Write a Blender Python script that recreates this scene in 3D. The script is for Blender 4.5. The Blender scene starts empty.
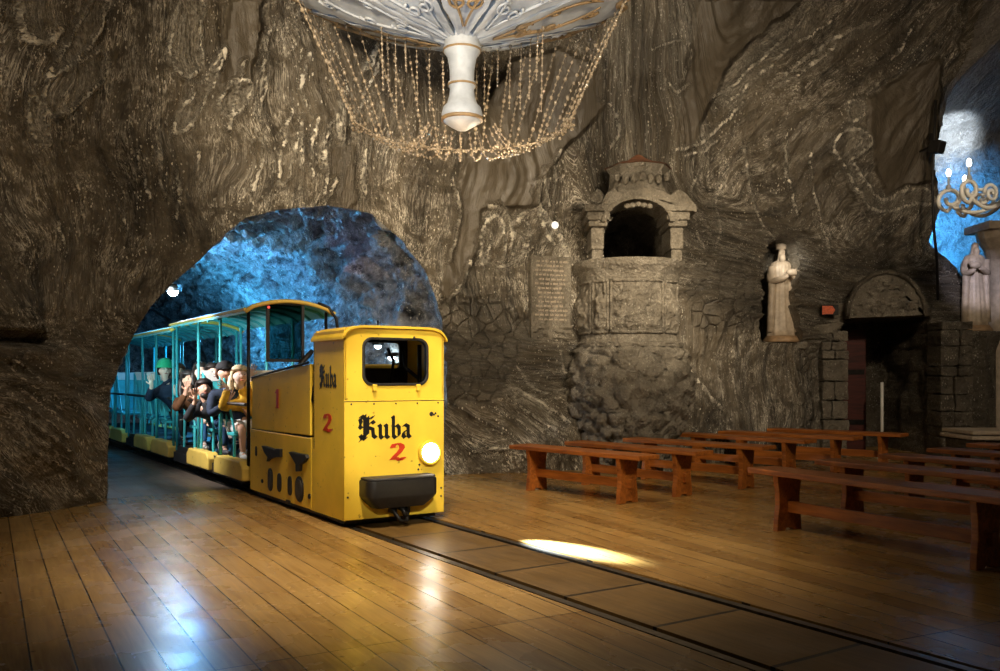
import bpy, bmesh, math, random
import numpy as np
from mathutils import Vector, Matrix, Euler

random.seed(7)
C = bpy.context.scene.collection
PI = math.pi
F, HZ, CH = 890.0, 377.0, 1.22           # focal length in pixels, horizon row, camera height
DX, DY = -0.546, 0.838                   # direction of the track, away from the camera
PC = 3.315                               # centre line of the track (distance p)
S0 = 6.68                                # front of the locomotive along the track
ROTZ = math.atan2(0.546, 0.838)

def T(s, p, z=0.0):                      # track coordinates -> world
    return Vector((DX*s + 0.838*p, DY*s + 0.546*p, z))
def track_p(px, s):
    r = (px-500)/F
    return s*(0.546+0.838*r)/(0.838-0.546*r)
def floor_pt(px, py, z=0.0):
    Y = F*(CH-z)/(py-HZ)
    return Vector(((px-500)*Y/F, Y, z))
def at(px, py, Y):
    return Vector(((px-500)*Y/F, Y, CH-(py-HZ)*Y/F))

# ------------------------------------------------------------------ noise
_rs = np.random.RandomState(3)
_perm = _rs.permutation(256).astype(np.int64)
_perm = np.concatenate([_perm, _perm, _perm])
_g = _rs.normal(size=(256, 3)); _g /= np.linalg.norm(_g, axis=1)[:, None]
def noise(x, y, z=0.0):
    x, y, z = np.broadcast_arrays(np.asarray(x, float), np.asarray(y, float), np.asarray(z, float))
    xi = np.floor(x).astype(np.int64); yi = np.floor(y).astype(np.int64); zi = np.floor(z).astype(np.int64)
    xf, yf, zf = x-xi, y-yi, z-zi
    u, v, w = [t*t*t*(t*(t*6-15)+10) for t in (xf, yf, zf)]
    xi &= 255; yi &= 255; zi &= 255
    def gr(a, b, c):
        h = _perm[_perm[_perm[(xi+a) & 255]+((yi+b) & 255)]+((zi+c) & 255)]
        g = _g[h]
        return g[..., 0]*(xf-a)+g[..., 1]*(yf-b)+g[..., 2]*(zf-c)
    l = lambda a, b, t: a+(b-a)*t
    return l(l(l(gr(0,0,0), gr(1,0,0), u), l(gr(0,1,0), gr(1,1,0), u), v),
             l(l(gr(0,0,1), gr(1,0,1), u), l(gr(0,1,1), gr(1,1,1), u), v), w)*1.5
def fbm(x, y, z=0.0, o=4):
    s, a, f = 0, 1.0, 1.0
    for i in range(o):
        s = s + a*noise(x*f+i*17.3, y*f+i*5.1, z*f+i*9.7); a *= .5; f *= 2.03
    return s
def ridge(x, y, z=0.0, o=3):
    s, a, f = 0, 1.0, 1.0
    for i in range(o):
        s = s + a*(1-np.abs(noise(x*f+i*11.3, y*f+i*7.1, z*f))*2.2); a *= .5; f *= 2.1
    return s
def sstep(a, b, x):
    t = np.clip((x-a)/(b-a), 0, 1); return t*t*(3-2*t)

# ------------------------------------------------------------------ materials
def nodes(name):
    m = bpy.data.materials.new(name); m.use_nodes = True
    nt = m.node_tree; nt.nodes.clear()
    out = nt.nodes.new('ShaderNodeOutputMaterial'); b = nt.nodes.new('ShaderNodeBsdfPrincipled')
    nt.links.new(b.outputs[0], out.inputs[0])
    return m, nt, b
def N(nt, t, **kw):
    n = nt.nodes.new(t)
    for k, v in kw.items():
        if k in n.inputs: n.inputs[k].default_value = v
        else: setattr(n, k, v)
    return n
def L(nt, a, b): nt.links.new(a, b)
def ramp(nt, fac, stops):
    r = nt.nodes.new('ShaderNodeValToRGB'); e = r.color_ramp.elements
    while len(e) < len(stops): e.new(0.5)
    for q, (p, c) in zip(e, stops):
        q.position = p; q.color = (*c, 1) if len(c) == 3 else c
    L(nt, fac, r.inputs[0]); return r.outputs[0]
def mixc(nt, fac, a, b, mode='MIX'):
    m = nt.nodes.new('ShaderNodeMix'); m.data_type = 'RGBA'; m.blend_type = mode
    for i, v in ((0, fac), (6, a), (7, b)):
        if isinstance(v, (int, float)): m.inputs[i].default_value = v
        elif isinstance(v, tuple): m.inputs[i].default_value = (*v, 1)
        else: L(nt, v, m.inputs[i])
    return m.outputs[2]
def mth(nt, op, a, b=0.0, c=None):
    m = nt.nodes.new('ShaderNodeMath'); m.operation = op
    for i, v in ((0, a), (1, b), (2, c)):
        if v is None: continue
        if isinstance(v, (int, float)): m.inputs[i].default_value = v
        else: L(nt, v, m.inputs[i])
    return m.outputs[0]
def bump(nt, b, h, s=0.5, d=0.02):
    n = N(nt, 'ShaderNodeBump', Strength=s, Distance=d); L(nt, h, n.inputs['Height']); L(nt, n.outputs[0], b.inputs['Normal'])

def plain(name, col, rough=0.5, metal=0.0, var=0.25, scale=12.0, bmp=0.15, spec=0.5, trans=0.0, coat=0.0):
    m, nt, b = nodes(name)
    tc = N(nt, 'ShaderNodeTexCoord'); n = N(nt, 'ShaderNodeTexNoise', Scale=scale, Detail=5.0)
    L(nt, tc.outputs['Object'], n.inputs['Vector'])
    c = ramp(nt, n.outputs[0], [(0.3, tuple(x*(1-var) for x in col)), (0.7, tuple(min(1, x*(1+var)) for x in col))])
    L(nt, c, b.inputs['Base Color'])
    b.inputs['Roughness'].default_value = rough; b.inputs['Metallic'].default_value = metal
    b.inputs['Specular IOR Level'].default_value = spec
    b.inputs['Transmission Weight'].default_value = trans; b.inputs['Coat Weight'].default_value = coat
    if bmp: bump(nt, b, n.outputs[0], bmp, 0.01)
    return m

def rock_mat(name, lo=(.030,.023,.015), hi=(.125,.099,.066), vein=(.50,.45,.37), speck=1.0, fl=True, bd=.10):
    m, nt, b = nodes(name)
    tc = N(nt, 'ShaderNodeTexCoord')
    if fl:
        uv = N(nt, 'ShaderNodeUVMap', uv_map='flow')
        at_ = N(nt, 'ShaderNodeAttribute', attribute_name='paint')
        sep = N(nt, 'ShaderNodeSeparateColor'); L(nt, at_.outputs['Color'], sep.inputs[0])
        vecs = uv.outputs[0]
    else:
        vecs = tc.outputs['Object']
    def stretched(sx, sy, sc, det, dist=0.0, lac=2.0):
        mp = N(nt, 'ShaderNodeMapping'); mp.inputs['Scale'].default_value = (sx, sy, sy if fl else sx)
        L(nt, vecs, mp.inputs[0])
        n = N(nt, 'ShaderNodeTexNoise', Scale=sc, Detail=det, Distortion=dist, Roughness=.6)
        L(nt, mp.outputs[0], n.inputs['Vector']); return n.outputs[0]
    big = stretched(1.0, 1.0, .7, 4.0, .6)
    str1 = stretched(3.2, .55, 1.5, 7.0, .35)
    str2 = stretched(6.0, .9, 2.2, 6.0, .3)
    fine = stretched(1.0, .8, 22.0 if bd < .2 else 7.0, 6.0)
    k1, k2, k3 = (.55, .3, .35) if bd < .2 else (.35, .75, .10)
    fac = mth(nt, 'ADD', mth(nt, 'MULTIPLY', str1, k1), mth(nt, 'MULTIPLY', fine, k2))
    fac = mth(nt, 'ADD', fac, mth(nt, 'MULTIPLY', big, k3))
    base = ramp(nt, fac, [(0.46, lo), (0.62, tuple((a+b_)/2 for a, b_ in zip(lo, hi))), (0.84, hi)])
    # pale salt veins: narrow level lines of the strata noise
    def line(src, lvl, w):
        return mth(nt, 'SUBTRACT', 1.0, mth(nt, 'MINIMUM', mth(nt, 'DIVIDE', mth(nt, 'ABSOLUTE', mth(nt, 'SUBTRACT', src, lvl)), w), 1.0))
    l1 = line(str1, .5, .012); l2 = line(str2, .57, .013); l3 = line(str1, .60, .010); l4 = line(str1, .41, .010); l5 = line(str2, .46, .014); l6 = line(str1, .55, .008); str3 = stretched(9.0, 2.2, 2.4, 6.0, .6); l7 = line(str3, .5, .02)
    ln = mth(nt, 'MAXIMUM', mth(nt, 'MAXIMUM', l1, l4), mth(nt, 'MAXIMUM', mth(nt, 'MULTIPLY', mth(nt, 'MAXIMUM', mth(nt, 'MAXIMUM', l2, l5), l7), .6), mth(nt, 'MAXIMUM', l3, l6)))
    brk = ramp(nt, stretched(1.0, 1.0, 5.0, 5.0), [(0.40, (0, 0, 0)), (0.58, (1, 1, 1))])
    zon = ramp(nt, stretched(1.3, .6, .9, 3.0), [(0.40, (.12,.12,.12)), (0.60, (1, 1, 1))])
    ln = mth(nt, 'MULTIPLY', mth(nt, 'MULTIPLY', ln, brk), zon)
    if fl: ln = mth(nt, 'MULTIPLY', ln, mth(nt, 'SUBTRACT', 1.0, sep.outputs[1]))
    col = mixc(nt, mth(nt, 'MULTIPLY', ln, .9), base, vein)
    # crystal specks, with sparkling glints painted into the colour as pale dots
    vo = N(nt, 'ShaderNodeTexVoronoi', Scale=24.0); vo.inputs['Randomness'].default_value = 1.0
    mo = N(nt, 'ShaderNodeMapping'); mo.inputs['Scale'].default_value = (1, 1, .55); L(nt, tc.outputs['Object'], mo.inputs[0]); L(nt, mo.outputs[0], vo.inputs['Vector'])
    vn = N(nt, 'ShaderNodeTexNoise', Scale=55.0, Detail=2.0); L(nt, tc.outputs['Object'], vn.inputs['Vector'])
    d = mth(nt, 'LESS_THAN', mth(nt, 'ADD', vo.outputs['Distance'], mth(nt, 'MULTIPLY', vn.outputs[0], .5)), .47)
    sc = N(nt, 'ShaderNodeSeparateColor'); L(nt, vo.outputs['Color'], sc.inputs[0])
    zone = ramp(nt, stretched(1.6, .6, 1.6, 3.0), [(0.45, (0, 0, 0)), (0.6, (1, 1, 1))])
    sp = mth(nt, 'MULTIPLY', d, mth(nt, 'GREATER_THAN', sc.outputs[0], .55))
    sp = mth(nt, 'MULTIPLY', sp, mth(nt, 'ADD', mth(nt, 'MULTIPLY', zone, .9), .12))
    v2 = N(nt, 'ShaderNodeTexVoronoi', Scale=46.0); L(nt, mo.outputs[0], v2.inputs['Vector'])
    s2 = N(nt, 'ShaderNodeSeparateColor'); L(nt, v2.outputs['Color'], s2.inputs[0])
    g2 = mth(nt, 'MULTIPLY', mth(nt, 'LESS_THAN', mth(nt, 'ADD', v2.outputs['Distance'], mth(nt, 'MULTIPLY', vn.outputs[0], .5)), .52), mth(nt, 'GREATER_THAN', s2.outputs[0], .6))
    z2 = ramp(nt, stretched(2.2, .5, 2.4, 4.0), [(0.48, (0, 0, 0)), (0.58, (1, 1, 1))])
    sp = mth(nt, 'MAXIMUM', sp, mth(nt, 'MULTIPLY', g2, z2))
    sp = mth(nt, 'MULTIPLY', sp, speck)
    if fl: sp = mth(nt, 'MULTIPLY', sp, mth(nt, 'SUBTRACT', 1.0, sep.outputs[1]))
    col = mixc(nt, mth(nt, 'MULTIPLY', sp, .8), col, (.85, .80, .68))
    h = mth(nt, 'ADD', mth(nt, 'MULTIPLY', str1, 1.4), mth(nt, 'MULTIPLY', fine, .5))
    h = mth(nt, 'ADD', h, mth(nt, 'MULTIPLY', str2, .6))
    h = mth(nt, 'ADD', h, mth(nt, 'MULTIPLY', sp, .6))
    st = .9
    if fl:
        # plain trowelled patches, drawn ribbons of white salt, rubble stones
        sm = mixc(nt, .2, (.092,.074,.050), base)
        col = mixc(nt, sep.outputs[1], col, sm)
        jn = stretched(1.0, 1.0, 9.0, 6.0); jn2 = stretched(1.0, 1.0, 30.0, 4.0)
        rr = mth(nt, 'ADD', sep.outputs[0], mth(nt, 'MULTIPLY', mth(nt, 'SUBTRACT', jn, .5), .55))
        rr = mth(nt, 'ADD', rr, mth(nt, 'MULTIPLY', mth(nt, 'SUBTRACT', jn2, .5), .9))
        rm_ = ramp(nt, rr, [(0.74, (0, 0, 0)), (0.84, (1, 1, 1))])
        halo = mth(nt, 'MAXIMUM', line(rr, .52, .05), mth(nt, 'MULTIPLY', line(rr, .30, .04), .7))
        rm_ = mth(nt, 'MAXIMUM', rm_, mth(nt, 'MULTIPLY', halo, .6))
        nz = ramp(nt, stretched(1.0, 1.0, 7.0, 5.0), [(0.42, (.10,.10,.10)), (0.56, (1, 1, 1))])
        fillc = mixc(nt, ramp(nt, jn2, [(0.40, (0, 0, 0)), (0.62, (1, 1, 1))]), (.11,.095,.07), (.52,.48,.40))
        col = mixc(nt, mth(nt, 'MULTIPLY', at_.outputs['Alpha'], 1.5), col, fillc)
        rib = mth(nt, 'MULTIPLY', rm_, nz)
        col = mixc(nt, mth(nt, 'MULTIPLY', rib, .88), col, vein)
        vs = N(nt, 'ShaderNodeTexVoronoi', Scale=3.4, feature='DISTANCE_TO_EDGE'); vs.inputs['Scale'].default_value = 5.2; L(nt, tc.outputs['Object'], vs.inputs['Vector'])
        vc = N(nt, 'ShaderNodeTexVoronoi', Scale=5.2); L(nt, tc.outputs['Object'], vc.inputs['Vector'])
        sv = N(nt, 'ShaderNodeSeparateColor'); L(nt, vc.outputs['Color'], sv.inputs[0])
        stc = ramp(nt, sv.outputs[0], [(0, (.045,.042,.036)), (1, (.17,.155,.13))])
        gap = ramp(nt, vs.outputs['Distance'], [(0.0, (.35,.35,.35)), (0.10, (1, 1, 1))])
        stc = mixc(nt, gap, (.02,.017,.013), mixc(nt, .5, stc, base))
        col = mixc(nt, sep.outputs[2], col, stc)
        h = mth(nt, 'MULTIPLY', h, mth(nt, 'SUBTRACT', 1.0, mth(nt, 'MULTIPLY', sep.outputs[1], .85)))
        h = mth(nt, 'ADD', h, mth(nt, 'MULTIPLY', rib, .8))
        h = mth(nt, 'ADD', h, mth(nt, 'MULTIPLY', mth(nt, 'MULTIPLY', gap, sep.outputs[2]), .9))
    L(nt, col, b.inputs['Base Color'])
    rg = ramp(nt, fine, [(0.35, (.28,.28,.28)), (0.65, (.62,.62,.62))])
    L(nt, rg, b.inputs['Roughness']); b.inputs['Specular IOR Level'].default_value = .55
    bump(nt, b, h, st, bd)
    return m

def plank_mat(name, dark, light, ang, bw=.135, bl=2.4, rough=(.16,.36), off=.5, mort=.004, grey=False, organg=(0,0)):
    m, nt, b = nodes(name)
    tc = N(nt, 'ShaderNodeTexCoord'); mp = N(nt, 'ShaderNodeMapping')
    mp.inputs['Rotation'].default_value = (0, 0, ang); mp.inputs['Location'].default_value = (organg[0], organg[1], 0)
    L(nt, tc.outputs['Object'], mp.inputs[0])
    br = N(nt, 'ShaderNodeTexBrick', Scale=1.0); br.offset = off; br.offset_frequency = 2; br.squash = 1
    br.inputs['Mortar Size'].default_value = mort; br.inputs['Mortar Smooth'].default_value = .1
    br.inputs['Brick Width'].default_value = bl; br.inputs['Row Height'].default_value = bw
    br.inputs['Color1'].default_value = (0, 0, 0, 1); br.inputs['Color2'].default_value = (1, 1, 1, 1)
    br.inputs['Mortar'].default_value = (.5, .5, .5, 1)
    L(nt, mp.outputs[0], br.inputs['Vector'])
    g = N(nt, 'ShaderNodeMapping'); g.inputs['Scale'].default_value = (1.2, 16.0, 1); L(nt, mp.outputs[0], g.inputs[0])
    gn = N(nt, 'ShaderNodeTexNoise', Scale=2.2, Detail=7.0, Distortion=.8); L(nt, g.outputs[0], gn.inputs['Vector'])
    big = N(nt, 'ShaderNodeTexNoise', Scale=1.1, Detail=4.0); L(nt, mp.outputs[0], big.inputs['Vector'])
    f = mth(nt, 'ADD', mth(nt, 'MULTIPLY', br.outputs['Color'], .22), mth(nt, 'MULTIPLY', gn.outputs[0], .5))
    f = mth(nt, 'ADD', f, mth(nt, 'MULTIPLY', big.outputs[0], .45))
    col = ramp(nt, f, [(0.38, dark), (0.78, light)])
    vk = N(nt, 'ShaderNodeTexVoronoi', Scale=4.3); L(nt, mp.outputs[0], vk.inputs['Vector'])
    kn = ramp(nt, vk.outputs['Distance'], [(0.02, (1, 1, 1)), (0.075, (0, 0, 0))])
    col = mixc(nt, mth(nt, 'MULTIPLY', kn, .65), col, tuple(x*.25 for x in dark))
    col = mixc(nt, br.outputs['Fac'], col, tuple(x*.12 for x in dark))
    L(nt, col, b.inputs['Base Color'])
    wn = N(nt, 'ShaderNodeTexNoise', Scale=2.5, Detail=6.0); L(nt, mp.outputs[0], wn.inputs['Vector'])
    L(nt, ramp(nt, wn.outputs[0], [(0.35, (rough[0],)*3), (0.7, (rough[1],)*3)]), b.inputs['Roughness'])
    h = mth(nt, 'SUBTRACT', mth(nt, 'MULTIPLY', gn.outputs[0], .12), br.outputs['Fac'])
    bump(nt, b, h, .35, .006)
    return m

def paint_mat(name, col, rough=.45, wear=.5, rust=(.10,.035,.01)):
    m, nt, b = nodes(name)
    tc = N(nt, 'ShaderNodeTexCoord')
    n1 = N(nt, 'ShaderNodeTexNoise', Scale=2.6, Detail=6.0); L(nt, tc.outputs['Object'], n1.inputs['Vector'])
    n2 = N(nt, 'ShaderNodeTexNoise', Scale=17.0, Detail=6.0); L(nt, tc.outputs['Object'], n2.inputs['Vector'])
    c = ramp(nt, n1.outputs[0], [(0.3, tuple(x*.80 for x in col)), (0.65, col)])
    k = ramp(nt, n2.outputs[0], [(0.66, (0, 0, 0)), (0.72, (1, 1, 1))])
    c = mixc(nt, mth(nt, 'MULTIPLY', k, wear), c, rust)
    v = N(nt, 'ShaderNodeTexVoronoi', Scale=9.0); L(nt, tc.outputs['Object'], v.inputs['Vector'])
    sp = mth(nt, 'LESS_THAN', v.outputs['Distance'], .07)
    c = mixc(nt, mth(nt, 'MULTIPLY', sp, wear), c, rust)
    L(nt, c, b.inputs['Base Color'])
    b.inputs['Roughness'].default_value = rough; b.inputs['Specular IOR Level'].default_value = .3
    bump(nt, b, n1.outputs[0], .12, .02)
    return m

def wood_mat(name, dark, light, rough=.35):
    m, nt, b = nodes(name)
    tc = N(nt, 'ShaderNodeTexCoord'); mp = N(nt, 'ShaderNodeMapping'); mp.inputs['Scale'].default_value = (1.5, 14, 14)
    L(nt, tc.outputs['Object'], mp.inputs[0])
    n = N(nt, 'ShaderNodeTexNoise', Scale=1.6, Detail=6.0, Distortion=1.2); L(nt, mp.outputs[0], n.inputs['Vector'])
    L(nt, ramp(nt, n.outputs[0], [(0.3, dark), (0.7, light)]), b.inputs['Base Color'])
    b.inputs['Roughness'].default_value = rough
    bump(nt, b, n.outputs[0], .15, .005)
    return m

def emit(name, col, st):
    m = bpy.data.materials.new(name); m.use_nodes = True; nt = m.node_tree; nt.nodes.clear()
    o = nt.nodes.new('ShaderNodeOutputMaterial'); e = nt.nodes.new('ShaderNodeEmission')
    e.inputs[0].default_value = (*col, 1); e.inputs[1].default_value = st; nt.links.new(e.outputs[0], o.inputs[0]); return m

M = {}
M['rock'] = rock_mat('cave_rock', (.014,.011,.007), (.19,.154,.104), (.95,.88,.74), 1.0)
M['tunnel_rock'] = rock_mat('tunnel_rock', (.006,.006,.008), (.46,.46,.46), (.85,.85,.85), 1.0, fl=False, bd=.30)  # near-black low tone paints crevice shade into the colour
M['alcove_rock'] = rock_mat('alcove_rock', (.10,.09,.08), (.34,.32,.29), (.6,.58,.55), .5, fl=False)
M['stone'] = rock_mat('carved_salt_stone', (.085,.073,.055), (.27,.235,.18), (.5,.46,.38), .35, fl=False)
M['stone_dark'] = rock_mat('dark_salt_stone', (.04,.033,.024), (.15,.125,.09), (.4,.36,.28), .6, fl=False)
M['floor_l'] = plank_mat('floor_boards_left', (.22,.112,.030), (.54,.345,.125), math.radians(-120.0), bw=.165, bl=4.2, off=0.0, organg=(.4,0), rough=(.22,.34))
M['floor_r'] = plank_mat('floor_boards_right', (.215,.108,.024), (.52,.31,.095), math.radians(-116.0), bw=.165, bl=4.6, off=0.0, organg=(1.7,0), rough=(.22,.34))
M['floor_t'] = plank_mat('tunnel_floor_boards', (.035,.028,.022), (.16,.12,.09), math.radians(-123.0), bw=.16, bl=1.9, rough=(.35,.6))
M['deck'] = plank_mat('track_deck_boards', (.085,.048,.014), (.27,.16,.052), 0.0, bw=1.4, bl=.72, rough=(.3,.5), mort=.014, off=0.0, organg=(0,.7))
M['yellow'] = paint_mat('yellow_locomotive_paint', (.92,.62,.055))
M['yellow2'] = paint_mat('yellow_carriage_paint', (.80,.56,.12), wear=.7)
M['teal'] = plain('teal_paint', (.05,.42,.46), .4, 0, .2, 8)
M['teal_pale'] = plain('pale_turquoise_paint', (.22,.68,.72), .4, 0, .2, 6)
M['black'] = plain('black_rubber', (.012,.011,.010), .5, 0, .3, 20)
M['blackm'] = plain('blackened_metal', (.02,.018,.016), .4, .6, .4, 15)
M['ink'] = plain('black_lettering_paint', (.008,.007,.006), .4, 0, .1, 10, 0)
M['red'] = plain('red_lettering_paint', (.62,.045,.012), .4, 0, .15, 10, 0)
M['steel'] = plain('rail_steel', (.16,.14,.12), .32, .85, .3, 20)
M['sill'] = plain('dark_chassis_steel', (.022,.020,.02), .55, .3, .4, 10)
M['grime'] = plain('worn_bolster_plate', (.05,.045,.04), .6, .2, .5, 14)
M['bench'] = wood_mat('reddish_bench_wood', (.19,.052,.008), (.48,.155,.024), .45)
M['plasterw'] = plain('white_carved_salt', (.36,.38,.40), .5, 0, .12, 14)
M['rim'] = plain('brown_salt_edge', (.24,.155,.07), .5, 0, .2, 14)
M['crystal'] = plain('salt_crystal', (.40,.32,.22), .18, 0, .25, 30, .1, .8, .25)
M['marble'] = plain('pale_statue_salt', (.44,.36,.27), .5, 0, .22, 12, .3)
M['statue_base'] = plain('ochre_statue_base', (.34,.22,.12), .55, 0, .25, 14, .3)
M['redroof'] = plain('reddish_salt_roof', (.24,.10,.05), .55, 0, .3, 10, .3)
M['darkred'] = wood_mat('dark_red_door_wood', (.035,.006,.004), (.10,.016,.010), .5)
M['white'] = plain('white_enamel', (.75,.74,.7), .4, 0, .08, 10)
M['sign_red'] = plain('orange_red_sign', (.55,.09,.02), .4, 0, .3, 40, 0)
M['skin'] = plain('skin', (.62,.36,.25), .5, 0, .1, 8, .05)
M['skin_pale'] = plain('pale_skin', (.78,.55,.44), .5, 0, .1, 8, .05)
M['eye'] = plain('eye_dark', (.02,.015,.012), .2, 0, .1, 5, 0)
M['lip'] = plain('lips', (.42,.13,.10), .4, 0, .1, 5, 0)
def cloth(n, c): M[n] = plain(n+'_cloth', c, .8, 0, .3, 14, .3, .2)
cloth('navy', (.02,.03,.055)); cloth('charcoal', (.025,.025,.028)); cloth('brownc', (.10,.045,.02)); cloth('mustard', (.62,.36,.04))
cloth('jeans', (.05,.16,.34)); cloth('denim', (.03,.07,.14)); cloth('whitec', (.7,.7,.7)); cloth('greyc', (.14,.15,.16)); cloth('redc', (.5,.07,.03))
M['hair_dark'] = plain('dark_hair', (.015,.010,.008), .5, 0, .3, 40)
M['hair_brown'] = plain('brown_hair', (.10,.04,.018), .5, 0, .3, 40)
M['hair_blond'] = plain('blond_hair', (.62,.50,.32), .5, 0, .3, 40)
M['helmet'] = plain('green_helmet_plastic', (.02,.42,.20), .3, 0, .1, 8, 0, .5, 0, .3)
M['shoe_white'] = plain('white_shoe', (.65,.65,.65), .6, 0, .1, 10)
M['shoe_dark'] = plain('dark_shoe', (.03,.03,.04), .6, 0, .2, 10)
M['lamp_head'] = emit('headlamp_lens', (1.0,.93,.82), 26)
M['lamp_blue'] = emit('blue_white_lamp', (.75,.92,1.0), 60)
M['lamp_white'] = emit('white_bulb', (1.0,.96,.9), 9)
M['lamp_small'] = emit('small_round_lamp', (1.0,.95,.85), 1.6)
M['tail_red'] = emit('red_marker_lamp', (1.0,.12,.08), 1.2)
def glass(name, col=(1,1,1)):
    m, nt, b = nodes(name); b.inputs['Base Color'].default_value = (*col, 1)
    b.inputs['Roughness'].default_value = .03; b.inputs['Transmission Weight'].default_value = 1.0; b.inputs['IOR'].default_value = 1.02
    b.inputs['Specular IOR Level'].default_value = .5
    return m
M['glass'] = glass('cab_window_glass', (.86,.92,.93))
M['darkglass'] = glass('dark_green_tinted_pane', (.05,.11,.10))

# ------------------------------------------------------------------ object helpers
def uname(n): return n
def obj(name, bm_or_me, mat=None, parent=None, smooth=False):
    if isinstance(bm_or_me, bmesh.types.BMesh):
        me = bpy.data.meshes.new(name)
        bmesh.ops.recalc_face_normals(bm_or_me, faces=bm_or_me.faces[:])
        bm_or_me.to_mesh(me); bm_or_me.free()
    else: me = bm_or_me
    if mat is not None:
        for mm in (mat if isinstance(mat, (list, tuple)) else [mat]):
            me.materials.append(M[mm] if isinstance(mm, str) else mm)
    if smooth:
        for p in me.polygons: p.use_smooth = True
    o = bpy.data.objects.new(name, me); C.objects.link(o)
    if parent is not None: o.parent = parent
    return o
def empty(name, loc=(0, 0, 0), rz=0.0):
    o = bpy.data.objects.new(name, None); o.location = loc; o.rotation_euler = (0, 0, rz); o.empty_display_size = .2
    C.objects.link(o); return o
def tag(o, label=None, cat=None, group=None, kind=None):
    if label: o['label'] = label
    if cat: o['category'] = cat
    if group: o['group'] = group
    if kind: o['kind'] = kind
    return o
def struct(o): o['kind'] = 'structure'; return o
def autosmooth(o, ang=40):
    for p in o.data.polygons: p.use_smooth = True
    try: o.data.set_sharp_from_angle(angle=math.radians(ang))
    except Exception: pass
    return o
def bevel(o, w=.01, seg=2, ang=35):
    m = o.modifiers.new('bevel', 'BEVEL'); m.width = w; m.segments = seg; m.limit_method = 'ANGLE'; m.angle_limit = math.radians(ang); return o

def bm_box(bm, lo, hi, mat=None):
    lo, hi = Vector(lo), Vector(hi)
    r = bmesh.ops.create_cube(bm, size=1.0)
    for v in r['verts']:
        v.co = Vector((lo.x+(v.co.x+.5)*(hi.x-lo.x), lo.y+(v.co.y+.5)*(hi.y-lo.y), lo.z+(v.co.z+.5)*(hi.z-lo.z)))
        if mat is not None: v.co = mat @ v.co
    return r['verts']
def bm_prism(bm, pts, vec):
    """polygon of 3-D points extruded by vec"""
    vec = Vector(vec); a = [bm.verts.new(Vector(p)) for p in pts]; b = [bm.verts.new(Vector(p)+vec) for p in pts]
    n = len(pts); bm.faces.new(a); bm.faces.new(b[::-1])
    for i in range(n): bm.faces.new((a[i], b[i], b[(i+1) % n], a[(i+1) % n]))
def bm_tube(bm, pts, r, n=8, cap=True, flat=1.0):
    pts = [Vector(p) for p in pts]; rings = []
    rr = r if isinstance(r, (list, tuple)) else [r]*len(pts)
    up = None
    for i, p in enumerate(pts):
        t = (pts[min(i+1, len(pts)-1)]-pts[max(i-1, 0)])
        if t.length < 1e-9: t = Vector((0, 0, 1))
        t.normalize()
        if up is None:
            up = Vector((0, 0, 1)) if abs(t.z) < .9 else Vector((1, 0, 0))
        sx = t.cross(up)
        if sx.length < 1e-6: sx = t.cross(Vector((1, 0, 0)))
        sx.normalize(); up2 = sx.cross(t).normalized(); up = up2
        rings.append([bm.verts.new(p+(sx*math.cos(2*PI*k/n)+up2*math.sin(2*PI*k/n)*flat)*rr[i]) for k in range(n)])
    for a, b in zip(rings, rings[1:]):
        for k in range(n): bm.faces.new((a[k], a[(k+1) % n], b[(k+1) % n], b[k]))
    if cap: bm.faces.new(rings[0][::-1]); bm.faces.new(rings[-1])
def bm_lathe(bm, prof, n=24, c=(0, 0, 0), f=None, a0=0, a1=2*PI):
    c = Vector(c); full = abs(a1-a0-2*PI) < 1e-6; m = n if full else n+1; rings = []
    for (r, z) in prof:
        ring = []
        for k in range(m):
            a = a0+(a1-a0)*k/n; q = r*(f(a, z) if f else 1.0)
            ring.append(bm.verts.new(c+Vector((q*math.cos(a), q*math.sin(a), z))))
        rings.append(ring)
    for a, b in zip(rings, rings[1:]):
        for k in range(m if full else m-1): bm.faces.new((a[k], a[(k+1) % m], b[(k+1) % m], b[k]))
    if full:
        if prof[0][0] > 1e-5: bm.faces.new(rings[0][::-1])
        if prof[-1][0] > 1e-5: bm.faces.new(rings[-1])
def bm_ball(bm, c, r, sub=1, sc=(1, 1, 1)):
    q = bmesh.ops.create_icosphere(bm, subdivisions=sub, radius=r)
    for v in q['verts']: v.co = Vector((v.co.x*sc[0], v.co.y*sc[1], v.co.z*sc[2]))+Vector(c)
    return q['verts']
def rrect(x0, x1, z0, z1, r, n=6):
    pts = []
    for cx, cz, a in ((x1-r, z1-r, 0), (x0+r, z1-r, 90), (x0+r, z0+r, 180), (x1-r, z0+r, 270)):
        for k in range(n+1):
            t = math.radians(a+90*k/n); pts.append((cx+r*math.cos(t), cz+r*math.sin(t)))
    return pts
def ring_panel(bm, outer, inner, y0, y1):
    """outer and inner closed loops (x,z) with equal counts, walls between y0 and y1"""
    n = len(outer)
    def vs(l, y): return [bm.verts.new((p[0], y, p[1])) for p in l]
    a, b, c, d = vs(outer, y0), vs(inner, y0), vs(outer, y1), vs(inner, y1)
    for i in range(n):
        j = (i+1) % n
        bm.faces.new((a[i], a[j], b[j], b[i])); bm.faces.new((c[i], d[i], d[j], c[j]))
        bm.faces.new((a[i], c[i], c[j], a[j])); bm.faces.new((b[i], b[j], d[j], d[i]))
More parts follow.
